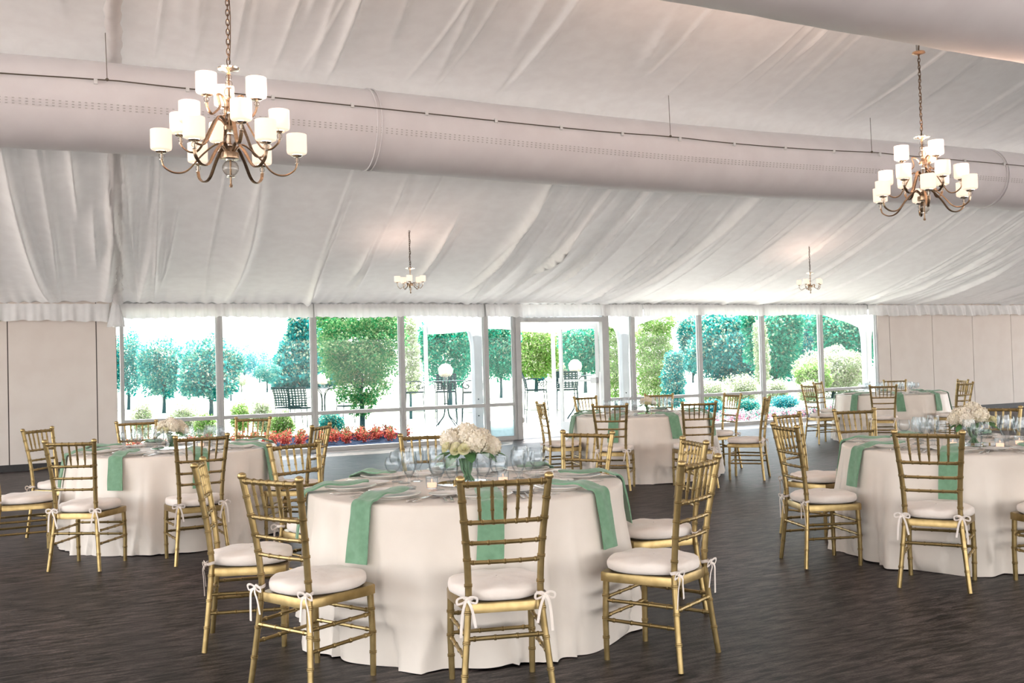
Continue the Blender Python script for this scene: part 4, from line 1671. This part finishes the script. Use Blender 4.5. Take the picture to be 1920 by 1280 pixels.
def clump(name, tone, seed, r, h, n, size):
    rs = random.Random(seed)
    mb = MB()
    blobs = [(rs.uniform(-.5, .5)*r, rs.uniform(-.5, .5)*r, h*rs.uniform(.35, .6), r*.6, r*.6, h*.45) for _ in range(5)]
    leaves(mb, blobs, n, size, rs, 3, shell=.2)
    return mb.mesh(name, LV[tone], smooth=False)


def build_beds():
    mb = MB()
    mb.box(.8, 6.55, WY+.13, WY+2.75, -.03, .012)
    mb.box(4.3, 6.9, WY+2.75, WY+4.2, -.03, .012)
    struct(mb.obj('flower_bed_ground', M['mulch'], smooth=False), 'dark mulch bed outside the left windows', 'flower bed')
    mb = MB()
    mb.box(15.6, 22, WY+.5, WY+2.0, -.03, .012)
    struct(mb.obj('flower_bed_ground', M['mulch'], smooth=False), 'dark mulch bed outside the right windows', 'flower bed')
    rs = random.Random(9)
    me = [clump('begonia', 'red', 80+i, .105, .27, 240, .042) for i in range(3)]
    k = 0
    for row, yy in enumerate((WY+1.45, WY+1.85, WY+2.25)):
        x = 1.5+.12*row
        while x < 6.35:
            o = mobj('begonia', me[k % 3], None, (x+rs.uniform(-.05, .05), yy+rs.uniform(-.05, .05), .012), rs.uniform(0, 6))
            tag(o, 'red-leaved begonia in the flower bed outside the left windows', 'flower', 'red begonias outside the left windows')
            k += 1
            x += .285
    me = [clump('impatiens', 'pink', 90+i, .17, .24, 240, .05) for i in range(2)]
    for row, yy in enumerate((WY+.95, WY+1.4)):
        x = 10.9+.1*row
        while x < 18.5:
            o = mobj('impatiens', me[k % 2], None, (x+rs.uniform(-.015, .015), yy+rs.uniform(-.02, .02), -.006 if x < 15.5 else .012), rs.uniform(0, 6))
            tag(o, 'pink flowering plant in the bed outside the right windows', 'flower', 'pink flowers outside the right windows')
            k += 1
            x += .45


def make_patio_chair(name, label, cat, sh, bh):
    """wrought iron armchair with lattice back; sh seat height"""
    t = thing(name, label, cat)
    I = M['iron']
    w, d = .23, .22
    mb = MB()
    mb.tube([(-w, -d, sh), (w, -d, sh), (w, d, sh), (-w, d, sh)], .012, 6, closed=True)
    for k in range(7):
        x = -w+2*w*(k+.5)/7
        mb.tube([(x, -d, sh), (x, d, sh)], .012, 4, flat=(.25, 1.4))
    for k in range(7):
        y = -d+2*d*(k+.5)/7
        mb.tube([(-w, y, sh+.004), (w, y, sh+.004)], .012, 4, flat=(.25, 1.4))
    mb.obj('seat', I, t)
    mb = MB()
    top = sh+bh
    for s in (-1, 1):
        mb.tube(smooth_path([(s*w, -d, sh), (s*w, -d-.03, sh+bh*.5), (s*w*1.02, -d-.12, top)], 4), .012, 6)
    mb.tube([(-w, -d-.12, top), (w, -d-.12, top)], .012, 6)
    for k in range(6):
        x = -w+2*w*(k+.5)/6
        mb.tube(smooth_path([(x, -d, sh+.04), (x, -d-.03, sh+bh*.5), (x, -d-.12, top)], 4), .013, 4, flat=(.3, 1.5), up=(0, 1, 0))
    for k in range(8):
        f = (k+.5)/8
        y = -d-.03*min(1, f*2)-max(0, f-.5)*.18
        mb.tube([(-w, y+.006, sh+.04+(bh-.04)*f), (w, y+.006, sh+.04+(bh-.04)*f)], .012, 4, flat=(1.3, .3), up=(0, 0, 1))
    mb.obj('lattice_back', I, t)
    for s in (-1, 1):
        for yy in (-1, 1):
            mb = MB()
            mb.tube([(s*w, yy*d, sh), (s*w*1.08, yy*d*1.2, 0)], .011, 6)
            mb.obj('leg', I, t)
        mb = MB()
        sp = [(s*(w+.01), -d-.04, sh+.24), (s*(w+.02), -.02, sh+.27), (s*(w+.02), d*.8, sh+.245), (s*(w+.02), d*1.05, sh+.17), (s*(w+.02), d*.85, sh+.10), (s*(w+.02), d*.5, sh+.09), (s*(w+.02), d*.4, sh+.15), (s*(w+.02), d*.65, sh+.18)]
        mb.tube(smooth_path(sp, 4), .010, 6)
        mb.tube([(s*(w+.02), d*1.0, sh+.15), (s*w, d, sh)], .009, 6)
        mb.obj('arm', I, t)
    if sh > .6:
        mb = MB()
        z = sh*.4
        mb.tube([(-w*1.06, -d*1.12, z), (w*1.06, -d*1.12, z), (w*1.06, d*1.12, z), (-w*1.06, d*1.12, z)], .009, 6, closed=True)
        mb.obj('footrest', I, t)
    return t


def make_patio_table(label, loc, h, r):
    t = thing('patio_table', label, 'table', loc, .3)
    I = M['iron']
    mb = MB()
    mb.lathe([(0, h-.012), (r, h-.012), (r+.008, h-.004), (r, h+.004), (0, h+.004)], 32)
    mb.obj('table_top', I, t)
    for k in range(4):
        a = k*PI/2
        mb = MB()
        pr = [(r*.75, h-.015), (r*.35, h-.06), (.06, h*.78), (.045, h*.5), (.08, h*.25), (r*.55, h*.10), (r*.75, .02)]
        mb.tube(smooth_path([(q*math.cos(a), q*math.sin(a), z) for q, z in pr], 5), .012, 6)
        mb.obj('leg', I, t)
    mb = MB()
    mb.tube([(.06*math.cos(2*PI*k/16), .06*math.sin(2*PI*k/16), h*.5) for k in range(16)], .009, 6, closed=True)
    mb.obj('collar', I, t)
    return t


def flower_ball(label, loc, r=.13):
    rs = random.Random(int(loc[0]*100))
    t = thing('flower_ball', label, 'flowers', loc)
    mb = MB()
    mb.lathe([(0, 0), (.045, 0), (.05, .02), (.05, .09), (.044, .09), (.044, .01), (0, .008)], 16)
    mb.obj('vase', M['glass'], t)
    mb = MB()
    mb.ball((0, 0, .09+r*.8), r*.85, 14, 10)
    petal_ball(mb, (0, 0, .09+r*.8), r, 150, rs, r*.2)
    mb.obj('bloom', M['petal'], t, sharp=None)


def build_patio():
    # bar set behind the fourth window
    def gp(u, Z):
        p = atdepth(u, hz(u), Z)
        return p.x, p.y
    bar = make_patio_chair('bar_chair', 'tall iron bar chair left of the bar table in the fourth window', 'chair', .76, .42)
    bx, by = gp(776, 24.2)
    bar.location = (bx, by, -.008)
    bar.rotation_euler = (0, 0, R(-115))
    items = [(885, 22.9, R(65), 'tall wrought iron bar chair behind the white tent leg'), (835, 23.9, R(155), 'tall lattice-backed bar chair behind the white flower ball'), (1003, 23.4, R(-110), 'tall wrought iron bar chair seen side-on through the open doorway'), (1062, 22.8, R(-28), 'tall lattice-backed bar chair seen from behind through the open doorway')]
    for u, Z, rz, lab in items:
        x, y = gp(u, Z)
        dup(bar, (x, y, -.008), rz, lab)
    low = make_patio_chair('patio_armchair', 'low lattice-backed iron armchair on the lawn in the second window, seen from behind', 'chair', .46, .52)
    x, y = gp(562, 24.6)
    low.location = (x, y, -.03)
    low.rotation_euler = (0, 0, R(-32))
    x, y = gp(539, 25.3)
    dup(low, (x, y, -.03), R(-50), 'low lattice-backed iron armchair half hidden behind another on the lawn')
    x, y = gp(652, 25.2)
    dup(low, (x, y, -.03), R(95), 'low iron armchair with scrolled arms left of the heart-shaped tree')
    for (u, Z, h, r, zz, lab, fl) in ((835, 22.8, 1.04, .42, -.008, 'tall iron bar table behind the fourth window', 'white flower ball on the bar table behind the fourth window'), (1078, 24.2, 1.06, .42, -.008, 'tall iron bar table seen through the open doorway', 'white flower ball on the bar table seen through the doorway'), (605, 25.6, .92, .40, -.03, 'iron patio table on the lawn beside the heart-shaped tree', 'white flower ball on the patio table beside the heart-shaped tree')):
        x, y = gp(u, Z)
        make_patio_table(lab, (x, y, zz), h, r)
        flower_ball(fl, (x, y, zz+h+.005), .16)

    # white tent legs outside the glass with draped tops
    for (u, lab) in ((894, 'white tent leg outside the glass left of the door'), (1170, 'white tent leg outside the glass right of the door'), (1626, 'white tent leg outside the glass beside the right beige wall')):
        d = ray(u, 700)
        y = WY+.42
        x = d.x/d.y*y
        t = thing('tent_leg', lab, 'post', (x, y, 0), 0, 'white tent legs')
        mb = MB()
        P = []
        for (z, w, e) in ((-.01, .10, .08), (.6, .10, .08), (1.4, .10, .08), (1.75, .11, .085), (1.95, .15, .10), (2.10, .24, .12), (2.25, .40, .14), (2.45, .62, .16)):
            row = []
            for k in range(24):
                a = 2*PI*k/24
                fl_ = 1+.10*math.cos(6*a)
                row.append((math.copysign(abs(math.cos(a))**.6, math.cos(a))*w*fl_, math.copysign(abs(math.sin(a))**.6, math.sin(a))*e*fl_, z))
            P.append(row)
        mb.sheet(P, wrap=True)
        mb.obj('leg_cover', M['whitepost'], t, sharp=None)
        mb = MB()
        for z in (.45, .75):
            mb.ball((-.02, -.092, z), .012, 8, 6)
        mb.obj('bolt', M['iron'], t)
    # scalloped canopy edges between the legs
    legs = [.55, 7.43, 10.62, 17.0, 23.4]
    labs = ['white scalloped canopy edge outside the left windows', 'white scalloped canopy edge outside the doorway', 'white scalloped canopy edge outside the right windows', 'white scalloped canopy edge outside the right beige wall']
    for (a, b), lab in zip(zip(legs, legs[1:]), labs):
        mb = MB()
        P = []
        n = 60
        for r in range(5):
            row = []
            for i in range(n+1):
                f = i/n
                x = a+.1+(b-a-.2)*f
                up = min(1, (1-abs(2*f-1))*(b-a)/4.0)
                zb = 1.99+.36*math.sin(up*PI/2)**.9
                z = 2.52+(zb-2.52)*r/4
                row.append((x, WY+.62+.02*math.sin(x*9)*r/4-.03*r/4, z))
            P.append(row)
        mb.sheet(P)
        tag(mb.obj('canopy_edge', M['whitepost'], sharp=None), lab, 'canopy', 'scalloped canopy edges')
    # small entrance canopy
    t = thing('entrance_canopy', 'white entrance canopy on two slim posts outside the door', 'canopy', (8.9, 18.2, 0))
    for (x, y) in ((7.30-8.9, 19.15-18.2), (10.30-8.9, 19.25-18.2)):
        mb = MB()
        mb.tube([(x, y, -.02), (x, y, 2.22)], .042, 12)
        mb.obj('post', M['alu'], t)
    mb = MB()
    P = []
    for (f, z) in ((1.0, 2.08), (1.0, 2.30), (.6, 2.55), (.25, 2.85), (.02, 3.1)):
        row = []
        for k in range(40):
            a = 2*PI*k/40+PI/4
            ca, sa = math.cos(a), math.sin(a)
            m = max(abs(ca), abs(sa))
            x, y = ca/m*1.55, sa/m*1.0
            dip = .05*math.cos(4*(a))*f if z < 2.2 else 0
            row.append((x*f, .1+y*f, z+dip))
        P.append(row)
    mb.sheet(P, wrap=True)
    mb.obj('canopy_fabric', M['whitepost'], t, sharp=None)


# ------------------------------------------------------------------ light
def build_light():
    w = bpy.data.worlds.new('sky')
    sc.world = w
    w.use_nodes = True
    nt = w.node_tree
    nt.nodes.clear()
    out = nt.nodes.new('ShaderNodeOutputWorld')
    bg = nt.nodes.new('ShaderNodeBackground')
    tc = nt.nodes.new('ShaderNodeTexCoord')
    sx = nt.nodes.new('ShaderNodeSeparateXYZ')
    rp = nt.nodes.new('ShaderNodeValToRGB')
    nt.links.new(tc.outputs['Generated'], sx.inputs[0])
    nt.links.new(sx.outputs['Z'], rp.inputs[0])
    rp.color_ramp.elements[0].position = 0.0
    rp.color_ramp.elements[0].color = (1.0, .97, .94, 1)
    rp.color_ramp.elements[1].position = .5
    rp.color_ramp.elements[1].color = (.72, .86, 1.0, 1)
    nt.links.new(rp.outputs[0], bg.inputs[0])
    bg.inputs[1].default_value = 1.15
    nt.links.new(bg.outputs[0], out.inputs[0])
    sd = bpy.data.lights.new('sun', 'SUN')
    sd.energy = 6.0
    sd.angle = R(1.0)
    sd.color = (1.0, .95, .86)
    so = bpy.data.objects.new('sun', sd)
    col.objects.link(so)
    # from beyond the glass wall, high, a little from the right
    dirv = Vector((-.28, -.55, -1.25)).normalized()
    so.rotation_euler = dirv.to_track_quat('-Z', 'Y').to_euler()
    so.location = (10, 40, 40)


build_floor()
build_ceiling()
build_walls()
build_windows()
build_valances()
build_ducts()
build_chandeliers()
build_chairs()
CL = {'front': 'floor-length ivory cloth draped over the front table, nearest the camera', 'left': 'floor-length ivory cloth on the left table before the beige wall and windows', 'door': 'floor-length ivory cloth on the middle table near the doorway', 'right': 'floor-length ivory cloth on the right table, cut by the photo edge', 'far': 'floor-length ivory cloth on the small-looking table farthest back at right'}
for i, (k, tb) in enumerate(TABLES.items()):
    tablecloth(tb['c'], tb['R'], tb['chairs'], 40+i, CL[k], tb['seats'])
build_settings()
build_centrepieces()
build_garden()
build_beds()
build_patio()
build_light()

vs = sc.view_settings
vs.view_transform = 'Standard'
vs.look = 'None'
vs.gamma = 1.0
vs.use_curve_mapping = False
vs.exposure = 2.45
cy = sc.cycles
cy.use_denoising = True
cy.max_bounces = 10
cy.diffuse_bounces = 4
cy.glossy_bounces = 4
cy.transmission_bounces = 6
cy.transparent_max_bounces = 24
cy.sample_clamp_indirect = 6.0
cy.caustics_reflective = False
cy.caustics_refractive = False
cy.use_adaptive_sampling = True
cy.adaptive_threshold = .015
